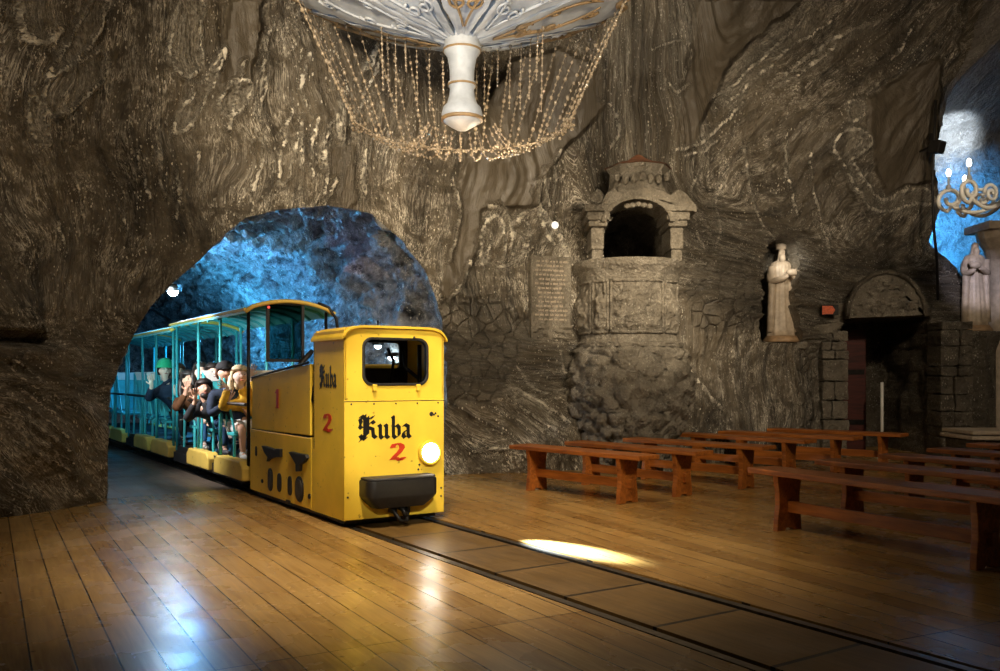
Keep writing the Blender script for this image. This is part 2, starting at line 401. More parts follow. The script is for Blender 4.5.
def nib(strokes, w, ang, place, th=.002, kvar=None):
    """broad-nib lettering: each segment of a stroke sweeps a nib of width w held at ang"""
    bm = bmesh.new(); nx, nz = w/2*math.cos(ang), w/2*math.sin(ang); t = w*.16
    for st in strokes:
        for (a, b) in zip(st, st[1:]):
            dx, dz = b[0]-a[0], b[1]-a[1]; l = math.hypot(dx, dz) or 1
            ex, ez = dx/l*t*.5, dz/l*t*.5
            # quad widened by a hair in the direction normal to the nib
            q = [(a[0]-nx-ex, a[1]-nz-ez), (a[0]+nx-ex, a[1]+nz-ez), (b[0]+nx+ex, b[1]+nz+ez), (b[0]-nx+ex, b[1]-nz+ez)]
            area = sum(q[i][0]*q[(i+1)%4][1]-q[(i+1)%4][0]*q[i][1] for i in range(4))/2
            if abs(area) < w*l*.22:
                px_, pz_ = -dz/l*w*.13, dx/l*w*.13
                q = [(a[0]-px_-nx*.2, a[1]-pz_), (a[0]+px_, a[1]+pz_), (b[0]+px_+nx*.2, b[1]+pz_), (b[0]-px_, b[1]-pz_)]
            P = [place(*c) for c in q]
            nrm = (P[1]-P[0]).cross(P[3]-P[0])
            if nrm.length < 1e-12: continue
            bm_prism(bm, [p for p in P], place(0, 0, th)-place(0, 0, 0))
    return bm
KUBA = [
 [(.42,1.75),(.42,.15)], [(.22,.22),(.42,.0),(.6,.18)], [(.62,1.62),(.62,.35)],
 [(.02,1.55),(.2,1.72),(.42,1.5)], [(.08,1.5),(.16,1.2),(.06,.95),(.2,.8)], [(.10,.3),(.24,.1),(.1,-.1)],
 [(.62,.95),(.92,1.3),(1.08,1.15)], [(.92,1.5),(1.02,1.66),(.66,1.45)], [(.68,.85),(.98,.72),(1.02,.25),(1.2,.1)],
 [(1.42,1.02),(1.52,.9),(1.52,.2),(1.66,.04),(1.9,.26)], [(1.86,1.02),(1.96,.9),(1.96,.18),(2.1,.04),(2.2,.14)],
 [(2.4,1.62),(2.46,1.5),(2.46,.18),(2.62,.02),(2.88,.22),(2.88,.76),(2.7,.98),(2.5,.74)],
 [(3.14,.82),(3.3,1.0),(3.54,.84),(3.54,.18),(3.68,.02),(3.78,.12)], [(3.5,.58),(3.2,.42),(3.16,.2),(3.3,.02),(3.52,.22)]]
TWO = [[(.10,1.18),(.22,1.42),(.45,1.48),(.66,1.32),(.70,1.08),(.52,.74),(.28,.46),(.10,.20)], [(.05,.14),(.30,.30),(.55,.06),(.80,.26)], [(.12,1.12),(.24,1.16)],[(.08,.16),(.5,.12),(.78,.3)]]
ONE = [[(.35,1.5),(.35,.05)], [(.15,1.2),(.35,1.45)], [(.12,.04),(.58,.04)],[(.47,1.5),(.47,.05)]]
# ================================================================== ROCK WALL
ctrl = [(-7.2,4.6),(-5.9,6.7),(-4.75,7.45),(-4.28,8.0),(-3.98,8.86),(-3.2,9.37),(-1.4,10.55),(-.55,11.08),(.3,11.55),(1.0,11.8),(2.2,12.25),(3.5,12.85),
        (4.9,13.5),(6.0,13.9),(6.80,14.05),(7.0,14.35),(7.06,15.2),(7.2,16.1),(8.6,16.5),(10.5,16.2),(12.0,14.0)]
cp = np.array(ctrl, float)
def chaikin(P, k=2):
    for _ in range(k):
        Q = [P[0]]
        for a, b in zip(P, P[1:]): Q += [a*.75+b*.25, a*.25+b*.75]
        Q.append(P[-1]); P = np.array(Q)
    return P
cps = chaikin(cp)
sl = np.concatenate([[0], np.cumsum(np.linalg.norm(np.diff(cps, axis=0), axis=1))])
ULEN = sl[-1]
def path(u): return np.interp(u, sl, cps[:, 0]), np.interp(u, sl, cps[:, 1])
_tu = np.linspace(0, ULEN, 1200); _tx, _ty = path(_tu)
_k = np.ones(61)/61
_nx = np.convolve(np.pad(np.gradient(_ty, _tu), 30, 'edge'), _k, 'valid'); _ny = np.convolve(np.pad(-np.gradient(_tx, _tu), 30, 'edge'), _k, 'valid')
def normal(u):
    a = np.interp(u, _tu, _nx); b = np.interp(u, _tu, _ny); l = np.hypot(a, b)+1e-9
    return a/l, b/l
def u_of_x(X):  # arc length where the path crosses X (left part monotone)
    i = np.argmin(np.abs(_tx-X)); return _tu[i]
U_L = u_of_x(-3.98); U_M = u_of_x(-.55); U_P = u_of_x(1.9); U_D = u_of_x(6.0); U_A = u_of_x(6.93)

def flow(u, z):
    w1 = sstep(U_P-1.2, U_P+1.2, u)*sstep(2.4, 4.2, z+.25*(u-U_P))
    w2 = sstep(1.9, .9, z)*.9*sstep(U_P+.2, U_P-1.0, u)
    a, b = u, z
    ca, sa = math.cos(math.radians(48)), math.sin(math.radians(48))
    ba, bb = u*ca-z*sa+.0, u*sa+z*ca
    da, db = u*.64+z*.77, -u*.77+z*.64
    f = a*(1-w1)*(1-w2)+ba*w1*(1-w2)+da*w2
    g = b*(1-w1)*(1-w2)+bb*w1*(1-w2)+db*w2
    wx = fbm(u*.55, z*.45, 2.2, 3); wy = fbm(u*.55, z*.5, 9.2, 3)
    return f+wx*.32, g+wy*.5

def disp(u, z, paint=None):
    f, g = flow(u, z)
    d = .22*fbm(u*.45, z*.45, 1.0, 3)+.10*fbm(f*1.1, g*.5, 4.0, 3)
    st = ridge(f*1.7, g*.28, 6.0, 3)-1.0
    d = d+.055*st+.034*fbm(f*4.5, g*2, 8.0, 3)+.014*fbm(u*9, z*8, 2.0, 2)
    # boulder bulge left of the tunnel with the dark crack above it
    bl = sstep(U_L+.15, U_L-.35, u)*sstep(1.75, 1.35, z)*sstep(-.3, .4, z+.3)
    d = d+.16*bl
    d = d-.42*np.exp(-((z-1.56)/.055)**2)*sstep(U_L-.35, U_L-.6, u)
    # boulders right of the locomotive at floor level
    d = d+.28*sstep(1.0, .2, z)*sstep(U_M+.5, U_M+1.2, u)*sstep(U_P+.3, U_P-.4, u)*(.6+.8*noise(u*1.3, z*1.1, 3))
    near = np.exp(-((u-(U_L+U_M)/2)/2.6)**4)*sstep(4.2, 3.4, z)
    d = d*(1-.45*near)
    if paint is not None:
        d = d*(1-.25*paint[..., 1])+.05*paint[..., 0]**4+.04*paint[..., 3]
    return d
def lean(u, z):
    r = sstep(U_M, U_D, u)
    l = .03*z+(.10+.16*r)*np.maximum(0, z-3.3)**1.45
    l = l+sstep(U_A-.1, U_A+.5, u)*2.0*sstep(5.4, 6.3, z)
    return l
def surf(u, z, paint=None):
    u = np.asarray(u, float); z = np.asarray(z, float)
    x, y = path(u); nx, ny = normal(u); d = disp(u, z, paint); l = lean(u, z)
    x = x+sstep(U_A-.9, U_A, u)*(.55*sstep(3.5, 2.8, z)-.30*sstep(3.9, 4.6, z))
    return np.stack([x+nx*d+.05*l, y+ny*d-l, z+0*u], -1)
def project(P):
    return np.stack([500+F*P[..., 0]/P[..., 1], HZ-F*(P[..., 2]-CH)/P[..., 1]], -1)

STEP = .025
nu, nz_ = int(ULEN/STEP), int(7.6/STEP)
uu = np.linspace(0, ULEN, nu+1); zz = np.linspace(-.04, 7.6, nz_+1)
UU, ZZ = np.meshgrid(uu, zz, indexing='ij')
P0 = surf(UU, ZZ)
PX = project(P0)

# drawn salt ribbons: outlines (pixel polylines on the photograph) laid on the rock as colour and relief
def dist_poly(Q, pts):
    d = np.full(Q.shape[:-1], 1e9)
    for a, b in zip(pts, pts[1:]):
        a, b = np.array(a, float), np.array(b, float); ab = b-a
        t = np.clip(((Q-a)@ab)/(ab@ab+1e-9), 0, 1)
        d = np.minimum(d, np.linalg.norm(Q-(a+t[..., None]*ab), axis=-1))
    return d
def inside(Q, pts):
    x, y = Q[..., 0], Q[..., 1]; r = np.zeros(x.shape, bool)
    n = len(pts)
    for i in range(n):
        x1, y1 = pts[i]; x2, y2 = pts[(i+1) % n]
        c = ((y1 > y) != (y2 > y)) & (x < (x2-x1)*(y-y1)/((y2-y1) or 1e-9)+x1)
        r ^= c
    return r
def smooth_poly(pts, k=2):
    return [tuple(p) for p in chaikin(np.array(pts, float), k)]
wob = 1.0*np.stack([fbm(PX[..., 0]*.05, PX[..., 1]*.05, 1, 3), fbm(PX[..., 0]*.05, PX[..., 1]*.05, 5, 3)], -1)*3.0
Q = PX+wob
brk = sstep(-.35, .25, fbm(PX[..., 0]*.16, PX[..., 1]*.10, 3, 3))
paint = np.zeros(UU.shape+(4,))
def line(pts, w=1.6, a=1.0, b=.6):
    # channel 0 falls off linearly with the distance from the vein; the material cuts it to a crisp edge
    pa = np.array(pts, float); R = 14
    m_ = (Q[..., 0] > pa[:, 0].min()-R) & (Q[..., 0] < pa[:, 0].max()+R) & (Q[..., 1] > pa[:, 1].min()-R) & (Q[..., 1] < pa[:, 1].max()+R) & (P0[..., 1] > 2)
    d = dist_poly(Q[m_], smooth_poly(pts)); paint[..., 0][m_] = np.maximum(paint[..., 0][m_], np.clip(1-d/(8*(w*(.45+.55*min(a, 1)))/1.6), 0, 1))
def fill(pts, a=.3, ch=0):
    pa = np.array(pts, float); R = 14
    m_ = (Q[..., 0] > pa[:, 0].min()-R) & (Q[..., 0] < pa[:, 0].max()+R) & (Q[..., 1] > pa[:, 1].min()-R) & (Q[..., 1] < pa[:, 1].max()+R) & (P0[..., 1] > 2)
    q = Q[m_]; d = dist_poly(q, list(pts)+[pts[0]]); i = inside(q, pts)
    v = a*np.where(i, 1.0, np.clip(1-d/4.0, 0, 1))
    c_ = 3 if ch == 0 else ch
    paint[..., c_][m_] = np.maximum(paint[..., c_][m_], v)
def blob(pts, a=.32, w=1.6, la=.8):
    fill(pts, a); line(list(pts)+[pts[0]], w, la)
# top left ribbons
line([(17,0),(18,20),(24,38),(40,45),(52,42),(60,30)], 4.5, .6, .8); fill([(17,0),(18,20),(24,38),(40,45),(52,42),(60,30),(55,0)], .16)
blob([(92,0),(70,38),(52,68),(40,76),(62,72),(80,55),(96,36),(104,18),(112,0)], .22)
blob([(48,76),(41,92),(43,108),(52,121),(72,108),(104,82),(108,60),(98,48),(78,66),(60,72)], .20)
blob([(31,90),(26,112),(30,132),(38,147),(50,143),(44,120),(36,100)], .3)
blob([(180,0),(172,30),(168,52),(175,72),(190,80),(204,66),(198,40),(206,0)], .34)
blob([(206,78),(190,96),(176,116),(171,136),(184,132),(202,110),(212,86),(222,62),(226,44)], .28, 1.8)
blob([(232,82),(222,94),(216,110),(226,118),(240,112),(252,92),(248,80)], .28)
line([(110,170),(118,185),(126,200),(122,215),(130,240),(134,250)], 1.4, .6)
line([(75,180),(80,205),(84,222),(88,236)], 1.4, .6); line([(58,220),(62,240),(66,252)], 1.3, .6)
line([(135,150),(142,175),(148,200)], 1.3, .5); line([(176,170),(180,195),(176,220)], 1.5, .7); line([(200,150),(196,170),(204,190)], 1.5, .6)
# centre drips
for a in ([(262,95),(258,125),(264,160),(252,190)], [(290,110),(284,140),(276,175),(282,192),(292,165),(296,140)], [(302,120),(300,160),(302,205),(296,212)],
          [(318,118),(310,150),(312,175)], [(330,125),(322,150),(328,180),(324,195)], [(345,100),(338,145)], [(244,60),(238,90),(228,130)], [(310,50),(300,80),(306,110)],
          [(270,30),(262,60),(266,90)], [(336,180),(330,200),(318,212)], [(365,150),(360,180),(366,194)], [(378,60),(368,90),(352,120)], [(160,150),(158,180),(166,196)]):
    line(a, 1.8, .75)
blob([(338,102),(346,118),(343,146),(336,130)], .5); blob([(378,44),(368,60),(360,72),(372,62)], .5)
# loops left of the inscription
line([(482,268),(479,245),(484,222),(494,214),(503,222),(506,245),(500,262)], 1.9, .85)
line([(489,262),(487,240),(491,224)], 1.3, .6)
line([(489,208),(500,206),(509,216),(513,236)], 1.9, .85); line([(500,268),(516,262),(526,250),(522,240),(514,232),(510,250),(516,256)], 1.6, .75)
line([(516,225),(522,213),(532,209),(540,216),(545,230),(552,244)], 1.9, .8); line([(525,258),(530,235),(526,222)], 1.4, .6)
line([(540,182),(537,200),(544,215),(556,228),(563,245),(566,262)], 2.2, .85); line([(548,168),(545,185),(550,205)], 1.8, .7)
line([(560,150),(552,165),(556,180)], 1.6, .6); line([(452,300),(462,285),(470,262)], 2.0, .6)
line([(453,180),(459,205),(456,232),(448,262)], 1.6, .5)
# snake ribbon upper right
blob([(842,132),(852,128),(866,134),(871,144),(862,154),(850,158),(856,172),(866,186),(876,198),(886,200),(905,190),(922,188),(934,198),(934,208),(918,202),(902,206),(890,213),(872,211),(862,202),(856,186),(846,170),(834,152),(834,140)], .20, 1.7, .55)
blob([(845,104),(860,98),(864,112),(856,124),(846,118)], .28, 1.5, .5); line([(850,138),(860,136),(862,146),(852,148)], 1.6, .6)
# diagonal streaks upper right
for a, w_ in (([(712,96),(735,84),(760,60),(790,30),(812,8)], 1.8), ([(724,104),(752,82),(790,48),(830,20)], 1.5), ([(770,84),(800,62),(840,34),(880,22)], 2.2), ([(778,86),(806,70),(836,46)], 1.5),
              ([(676,150),(698,146),(722,124),(742,104)], 1.6), ([(682,156),(702,154),(724,134)], 1.4), ([(722,180),(714,200),(720,224),(716,244)], 1.4), ([(744,150),(748,180),(752,210),(772,240)], 1.4),
              ([(786,130),(784,160),(790,190),(796,214)], 1.4), ([(910,30),(902,50),(892,60)], 1.6), ([(700,165),(690,190),(694,220),(702,250)], 1.3), ([(808,150),(812,190),(822,230),(830,260)], 1.3),
              ([(650,50),(668,44),(684,40),(694,52),(682,80)], 1.5), ([(660,70),(676,96),(690,84)], 1.5), ([(600,100),(615,110),(622,130),(610,150)], 1.4)):
    line(a, w_, .6)
fill([(712,96),(735,66),(770,30),(820,0),(836,6),(800,40),(760,80),(730,110)], .20); fill([(600,0),(700,0),(694,40),(680,60),(640,75),(610,60)], .14)
fill([(830,60),(842,30),(880,20),(850,40),(800,78),(775,88)], .16)
# boulder streaks
for k in range(7):
    line([(4+k*3,352+k*15),(30+k*4,372+k*15),(58+k*3,398+k*13)], 1.4, .34)
line([(500,384),(525,392),(550,408),(570,424)], 2.0, .6); line([(516,366),(530,386),(552,394)], 1.6, .6); line([(520,405),(540,420),(560,432)], 1.8, .6)
line([(690,372),(706,392),(722,412)], 2.2, .5); line([(560,350),(566,380),(580,400)], 1.5, .5); line([(470,452),(500,446),(520,456)], 1.4, .4)
# smooth patches
fill([(512,62),(560,50),(596,66),(602,110),(560,150),(542,180),(538,206),(500,204),(470,214),(458,200),(466,160),(484,110)], .95, 1)
fill([(458,200),(480,206),(476,250),(452,300),(444,290),(452,240)], .9, 1)
fill([(700,0),(800,0),(780,16),(730,60),(704,110),(690,150),(680,130),(686,80)], .9, 1)
fill([(232,0),(262,0),(258,40),(248,84),(222,90),(226,50)], .8, 1)
fill([(870,100),(930,60),(940,60),(934,180),(905,184),(888,194),(876,160),(872,130)], .85, 1)
fill([(330,150),(352,146),(356,200),(340,212),(326,205)], .6, 1)
fill([(790,140),(838,130),(842,160),(852,200),(830,216),(800,200)], .4, 1)
# rubble stones
fill([(442,300),(500,300),(545,330),(520,352),(496,400),(452,404),(440,380)], .7, 2)
fill([(696,268),(740,262),(762,300),(762,330),(700,330),(690,300)], .55, 2)
fill([(800,340),(842,330),(842,440),(800,440)], .4, 2); fill([(930,330),(966,325),(990,440),(930,440)], .6, 2)
paint[..., 0] *= (1-.5*paint[..., 2])
P1 = surf(UU, ZZ, paint)
PX1 = project(P1)
def pix2uz(x, y, umin=0, umax=1e9):
    d = (PX1[..., 0]-x)**2+(PX1[..., 1]-y)**2+np.where((UU < umin) | (UU > umax) | (P1[..., 1] < 2), 1e9, 0)
    i = np.unravel_index(np.argmin(d), d.shape); return (UU[i], ZZ[i])
holes = {
 'tunnel': [(107,520),(108,470),(107,430),(113,385),(126,350),(150,308),(172,284),(200,258),(222,236),(246,217),(280,209),(330,206),(372,215),(402,240),(424,268),(437,300),(444,340),(447,400),(447,495)],
 'door': [(844,520),(843,440),(843,320),(880,317),(929,315),(930,440),(930,520)],
 'niche': [(762,343),(762,300),(763,262),(768,242),(778,235),(788,235),(796,243),(799,262),(800,300),(800,343)],
 'pulpit': [(603,275),(602,240),(606,224),(620,212),(636,208),(652,211),(663,222),(666,240),(666,275)],
}
Hpoly = {}
for k, pl in holes.items():
    rng = (U_L-.6, U_M+.6) if k == 'tunnel' else (U_M, U_A)
    q = []
    for (x, y) in pl:
        u, z = pix2uz(x, min(y, 520), *rng)
        if y >= 470 and k in ('tunnel', 'door'): z = -1.0
        q.append([u, z])
    if k == 'door': q[1][1] = .3; q[-2][1] = .3; q[0][1] = q[-1][1] = -1.0
    if k == 'tunnel': q[0][0] = q[1][0]; q[1][1] = .35; q[-1][0] = q[-2][0]; q[0][1] = q[-1][1] = -1.0
    Hpoly[k] = [tuple(t) for t in q]
fu, fz = (UU[:-1, :-1]+UU[1:, 1:])/2, (ZZ[:-1, :-1]+ZZ[1:, 1:])/2
FQ = np.stack([fu, fz], -1)
kill = np.zeros(fu.shape, bool); owner = np.zeros(fu.shape, int)
for i, (k, pl) in enumerate(Hpoly.items()):
    m_ = inside(FQ, pl); kill |= m_; owner[m_] = i+1
FF, GG = flow(UU, ZZ)
vidx = np.arange(UU.size).reshape(UU.shape)
# vertices on a hole's edge slide onto its outline
nk = np.zeros(UU.shape, int); tot = np.zeros(UU.shape, int); own = np.zeros(UU.shape, int)
for a in (0, 1):
    for b in (0, 1):
        sl_ = (slice(a, a+kill.shape[0]), slice(b, b+kill.shape[1]))
        nk[sl_] += kill; tot[sl_] += 1; own[sl_] = np.maximum(own[sl_], owner)
edge = (nk > 0) & (nk < tot) | ((nk > 0) & (ZZ < 0) & (nk < tot))
US, ZS = UU.copy(), ZZ.copy()
names = list(Hpoly)
for (i, j) in zip(*np.nonzero(edge)):
    pl = Hpoly[names[own[i, j]-1]]; q = np.array([UU[i, j], ZZ[i, j]]); best = None
    closed = pl+[pl[0]] if names[own[i, j]-1] in ('niche', 'pulpit') else pl
    for a, b in zip(closed, closed[1:]):
        a, b = np.array(a), np.array(b); ab = b-a; t = np.clip(((q-a)@ab)/(ab@ab+1e-9), 0, 1); c = a+t*ab; dd = np.linalg.norm(c-q)
        if best is None or dd < best[0]: best = (dd, c)
    if best[0] < STEP*1.6:
        US[i, j] = best[1][0]
        if ZZ[i, j] > -.03: ZS[i, j] = max(best[1][1], -.04)
P2 = surf(US, ZS, paint)
# split into the left wall and the back wall of the chapel
def make_wall(name, ia, ib):
    sub = vidx[ia:ib+1]
    remap = -np.ones(UU.size, int); ids = sub.ravel(); 
    k = kill[ia:ib]
    A = vidx[ia:ib, :-1][~k]; B = vidx[ia+1:ib+1, :-1][~k]; Cc = vidx[ia+1:ib+1, 1:][~k]; D = vidx[ia:ib, 1:][~k]
    faces = np.stack([A, D, Cc, B], -1)
    used = np.unique(faces); remap[used] = np.arange(len(used))
    V = P2.reshape(-1, 3)[used]; Fc = remap[faces]
    me = bpy.data.meshes.new(name); me.from_pydata(V.tolist(), [], Fc.tolist())
    mat_ = 'alcove_rock' if name == 'wall_right' else 'rock'
    uvl = me.uv_layers.new(name='flow'); fl_ = np.stack([FF.ravel(), GG.ravel()], -1)[used]
    li = np.zeros(len(me.loops), np.int32); me.loops.foreach_get('vertex_index', li)
    uvl.data.foreach_set('uv', fl_[li].astype(np.float32).ravel())
    ca = me.color_attributes.new('paint', 'FLOAT_COLOR', 'POINT'); ca.data.foreach_set('color', paint.reshape(-1, 4)[used].astype(np.float32).ravel())
    return struct(obj(name, me, mat_, smooth=True))
isp = int(np.searchsorted(uu, U_M+.35)); isa = int(np.searchsorted(uu, U_A+.05))
make_wall('wall_left', 0, isp); make_wall('wall_back', isp, isa); make_wall('wall_right', isa, nu)

def hole_chain(k):
    """ordered edge vertices of a hole on the wall"""
    i = names.index(k)+1; km = owner == i; edges = {}
    def add(a, b): edges.setdefault(a, []).append(b); edges.setdefault(b, []).append(a)
    kk = km
    for (a, b) in zip(*np.nonzero(kk)):
        if a == 0 or not kill[a-1, b]: add(vidx[a, b], vidx[a, b+1])
        if a == kk.shape[0]-1 or not kill[a+1, b]: add(vidx[a+1, b], vidx[a+1, b+1])
        if b > 0 and not kill[a, b-1]: add(vidx[a, b], vidx[a+1, b])
        if b == kk.shape[1]-1 or not kill[a, b+1]: add(vidx[a, b+1], vidx[a+1, b+1])
    ends = [v for v, n in edges.items() if len(n) == 1]
    start = min(ends, key=lambda v: P2.reshape(-1, 3)[v][0]) if ends else next(iter(edges))
    chain = [start]; prev = None; cur = start
    while True:
        nx = [n for n in edges[cur] if n != prev]
        if not nx: break
        n = nx[0]
        if n == start: break
        chain.append(n); prev, cur = cur, n
        if len(chain) > 5000: break
    return P2.reshape(-1, 3)[chain], bool(ends)
def recess(name, chain, isopen, offs, mat, amp=.05, fr=2.2, capit=True, warp=None):
    """rings of the hole's edge carried along the vectors offs"""
    Rg = [np.array(chain)]; c0 = chain.mean(0)
    for i, o in enumerate(offs):
        r = chain.copy()
        if warp: r = warp(r, c0, i, o)
        r = r+np.array(o)[None, :3]
        cdir = r-(c0+np.array(o)[:3]); cdir[:, 2] *= .8; cdir /= np.linalg.norm(cdir, axis=1)[:, None]+1e-9
        a = amp*min(1, (i+1)/4)
        nzv = fbm(r[:, 0]*fr, r[:, 1]*fr, r[:, 2]*fr, 4)+.5*(ridge(r[:, 0]*fr*1.3, r[:, 1]*fr*.6, r[:, 2]*fr*1.3, 2)-.9)
        r = r+cdir*(a*nzv)[:, None]
        Rg.append(r)
    V = np.concatenate(Rg); n = len(chain); Fc = []
    for i in range(len(Rg)-1):
        for k in range(n-1 if isopen else n):
            k2 = (k+1) % n; Fc.append((i*n+k, i*n+k2, (i+1)*n+k2, (i+1)*n+k))
    V = V.tolist()
    if capit:
        c = Rg[-1].mean(0); 
        if isopen: c[2] = .0
        V.append(c.tolist()); base = (len(Rg)-1)*n
        for k in range(n-1 if isopen else n): Fc.append((base+k, base+(k+1) % n, len(V)-1))
    me = bpy.data.meshes.new(name); me.from_pydata(V, [], Fc)
    return struct(obj(name, me, mat, smooth=True))
# tunnel: widens behind the mouth and bends gently to the right far down
ch, op = hole_chain('tunnel')
ch = ch[::2] if len(ch) > 260 else ch
offs = []
for i in range(110):
    t = .03+i*.13
    offs.append((DX*t, DY*t, 0, t))
def twarp(r, c0, i, o):
    t = o[3]; g = 1+.10*(1-math.exp(-t*2)); q = r.copy()
    pv = np.array([.838, .546, 0]); d = (q-c0)@pv
    q = q+np.outer(d*(g-1), pv); q[:, 2] = np.where(q[:, 2] > .3, .3+(q[:, 2]-.3)*(1+.07*(g-1)*10), q[:, 2])
    return q
recess('wall_tunnel', ch, op, offs, 'tunnel_rock', .22, 1.9, True, twarp)
ch, op = hole_chain('door')
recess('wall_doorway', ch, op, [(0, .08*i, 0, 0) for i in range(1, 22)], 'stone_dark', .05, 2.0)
ch, op = hole_chain('niche')
recess('wall_niche', ch, op, [(-.01*i, .07*i, 0, 0) for i in range(1, 13)], 'stone', .05, 3.0)
ch, op = hole_chain('pulpit')
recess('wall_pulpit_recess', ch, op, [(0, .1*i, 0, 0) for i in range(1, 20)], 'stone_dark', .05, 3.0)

# rock ceiling over the chapel
g = 60; bm = bmesh.new(); vs = []
xs = np.linspace(-9, 13, g+1); ys = np.linspace(-4, 17, g+1); XX, YY = np.meshgrid(xs, ys, indexing='ij')
ZC = 7.45+.35*fbm(XX*.4, YY*.4, 3, 4)
V = np.stack([XX, YY, ZC], -1).reshape(-1, 3); ii = np.arange((g+1)**2).reshape(g+1, g+1)
Fc = np.stack([ii[:-1, :-1], ii[1:, :-1], ii[1:, 1:], ii[:-1, 1:]], -1).reshape(-1, 4)
me = bpy.data.meshes.new('ceiling'); me.from_pydata(V.tolist(), [], Fc.tolist()); bm.free()
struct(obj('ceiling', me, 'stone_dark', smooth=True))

# ================================================================== FLOOR AND TRACK
RL, RR = 2.945, 3.685           # the two rails
def slab(name, pts, mat, z0=-.08, z1=0.0):
    bm = bmesh.new(); bm_prism(bm, [(p[0], p[1], z0) for p in pts], (0, 0, z1-z0)); return obj(name, bm, mat)
sM = 9.72
a, b = T(-9, RL-.05), T(sM, RL-.05)
struct(slab('floor', [a, b, T(9.62, 1.3), T(9.4, .2), (-8.2, 7.6, 0), (-9, -6, 0)], 'floor_l'))
a, b = T(-9, RR+.05), T(sM+.1, RR+.05)
struct(slab('floor', [b, a, (14, -6, 0), (14, 18, 0), (1, 14, 0), T(sM+.2, 6.4)], 'floor_r'))
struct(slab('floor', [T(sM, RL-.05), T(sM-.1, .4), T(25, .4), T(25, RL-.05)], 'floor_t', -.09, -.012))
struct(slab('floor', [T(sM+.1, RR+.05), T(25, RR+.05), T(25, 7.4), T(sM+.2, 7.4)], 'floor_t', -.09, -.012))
struct(slab('floor', [T(-9, RL-.06), T(-9, RR+.06), T(25, RR+.06), T(25, RL-.06)], 'sill', -.16, -.09))
bm = bmesh.new()
bm_box(bm, (0, -.30, -.05), (34, .30, -.004))
o = obj('track_deck', bm, 'deck'); o.location = T(-9, (RL+RR)/2); o.rotation_euler = (0, 0, math.atan2(DY, DX))
tag(o, 'strip of worn dark boards laid between the two rails', 'track deck')
for q, (pp, lb) in enumerate(((RL, 'sunken steel rail beside the left-hand bare boards, nearer to the camera'), (RR, 'sunken steel rail on the bench side of the track'))):
    bm = bmesh.new()
    pr = [(-.045, -.09), (.045, -.09), (.045, -.08), (.012, -.07), (.012, -.03), (.026, -.022), (.026, -.004), (-.026, -.004), (-.026, -.022), (-.012, -.03), (-.012, -.07), (-.045, -.08)]
    bm_prism(bm, [(0, x, z) for x, z in pr], (34, 0, 0))
    o = obj('rail', bm, 'steel'); o.location = T(-9, pp); o.rotation_euler = (0, 0, math.atan2(DY, DX))
    tag(o, lb, 'rail', 'rails of the narrow track')
# ================================================================== LOCOMOTIVE  (local: x across, y backwards from the front, z up)
HW = .46
loco = empty('mine_locomotive', T(S0, PC), ROTZ)
tag(loco, 'yellow box-shaped mine locomotive lettered Kuba 2 with lit headlight', 'locomotive')
def front(px, py, y=-.004):          # photograph -> front plate
    s = S0; r = (px-500)/F; pp = s*(0.546+0.838*r)/(0.838-0.546*r); Y = DY*s+.546*pp
    return pp-PC, CH-(py-HZ)*Y/F
def side(px, py, off=0.0):               # photograph -> left flank
    r = (px-500)/F; pp = PC-HW-off; s = (0.838*pp-.546*pp*r)/(.546+.838*r); Y = .546*pp+.838*s
    return s-S0, CH-(py-HZ)*Y/F
TOP = 1.58
CABD = .66
# front plate with window opening
bm = bmesh.new()
win = rrect(-.300, .305, 1.150, 1.545, .085, 6)
cxw, czw = 0.0, 1.35
def outer_for(inner, x0, x1, z0, z1):
    out = []
    for (x, z) in inner:
        dx, dz = x-cxw, z-czw; k = 1e9
        if dx > 0: k = min(k, (x1-cxw)/dx)
        if dx < 0: k = min(k, (x0-cxw)/dx)
        if dz > 0: k = min(k, (z1-czw)/dz)
        if dz < 0: k = min(k, (z0-czw)/dz)
        out.append((cxw+dx*k, czw+dz*k))
    return out
ou = outer_for(win, -HW, HW, 1.03, TOP)
cor = [(HW, TOP), (-HW, TOP), (-HW, 1.03), (HW, 1.03)]
for c in cor:
    i = min(range(len(ou)), key=lambda k: (ou[k][0]-c[0])**2+(ou[k][1]-c[1])**2); ou[i] = c
ring_panel(bm, ou, win, 0, .02)
o = obj('upper_front_plate', bm, 'yellow', loco); bevel(o, .003, 1)
bm = bmesh.new(); bm_box(bm, (-HW, -.006, .06), (HW, .02, 1.03))
o = obj('lower_front_plate', bm, 'yellow', loco); bevel(o, .006, 2)
# rear wall of the cab with a window, floor
bm = bmesh.new(); wr = rrect(-.34, .36, 1.30, 1.53, .04, 6); czw = 1.42
ou = outer_for(wr, -HW, HW, .6, TOP)
for c in [(HW, TOP), (-HW, TOP), (-HW, .6), (HW, .6)]:
    i = min(range(len(ou)), key=lambda k: (ou[k][0]-c[0])**2+(ou[k][1]-c[1])**2); ou[i] = c
ring_panel(bm, ou, wr, CABD-.02, CABD)
obj('cab_rear_wall', bm, 'sill', loco)
bm = bmesh.new(); bm_box(bm, (-.44, .02, .58), (.44, .68, .61)); obj('cab_floor', bm, 'sill', loco)
# side plates of the cab
for s_ in (-1, 1):
    bm = bmesh.new(); x0, x1 = sorted((s_*HW, s_*(HW-.02)))
    bm_box(bm, (x0, 0, .06), (x1, CABD+.08, .69)); bm_box(bm, (x0, 0, .69), (x1, CABD, TOP))
    o = obj('cab_side_plate', bm, 'yellow', loco)
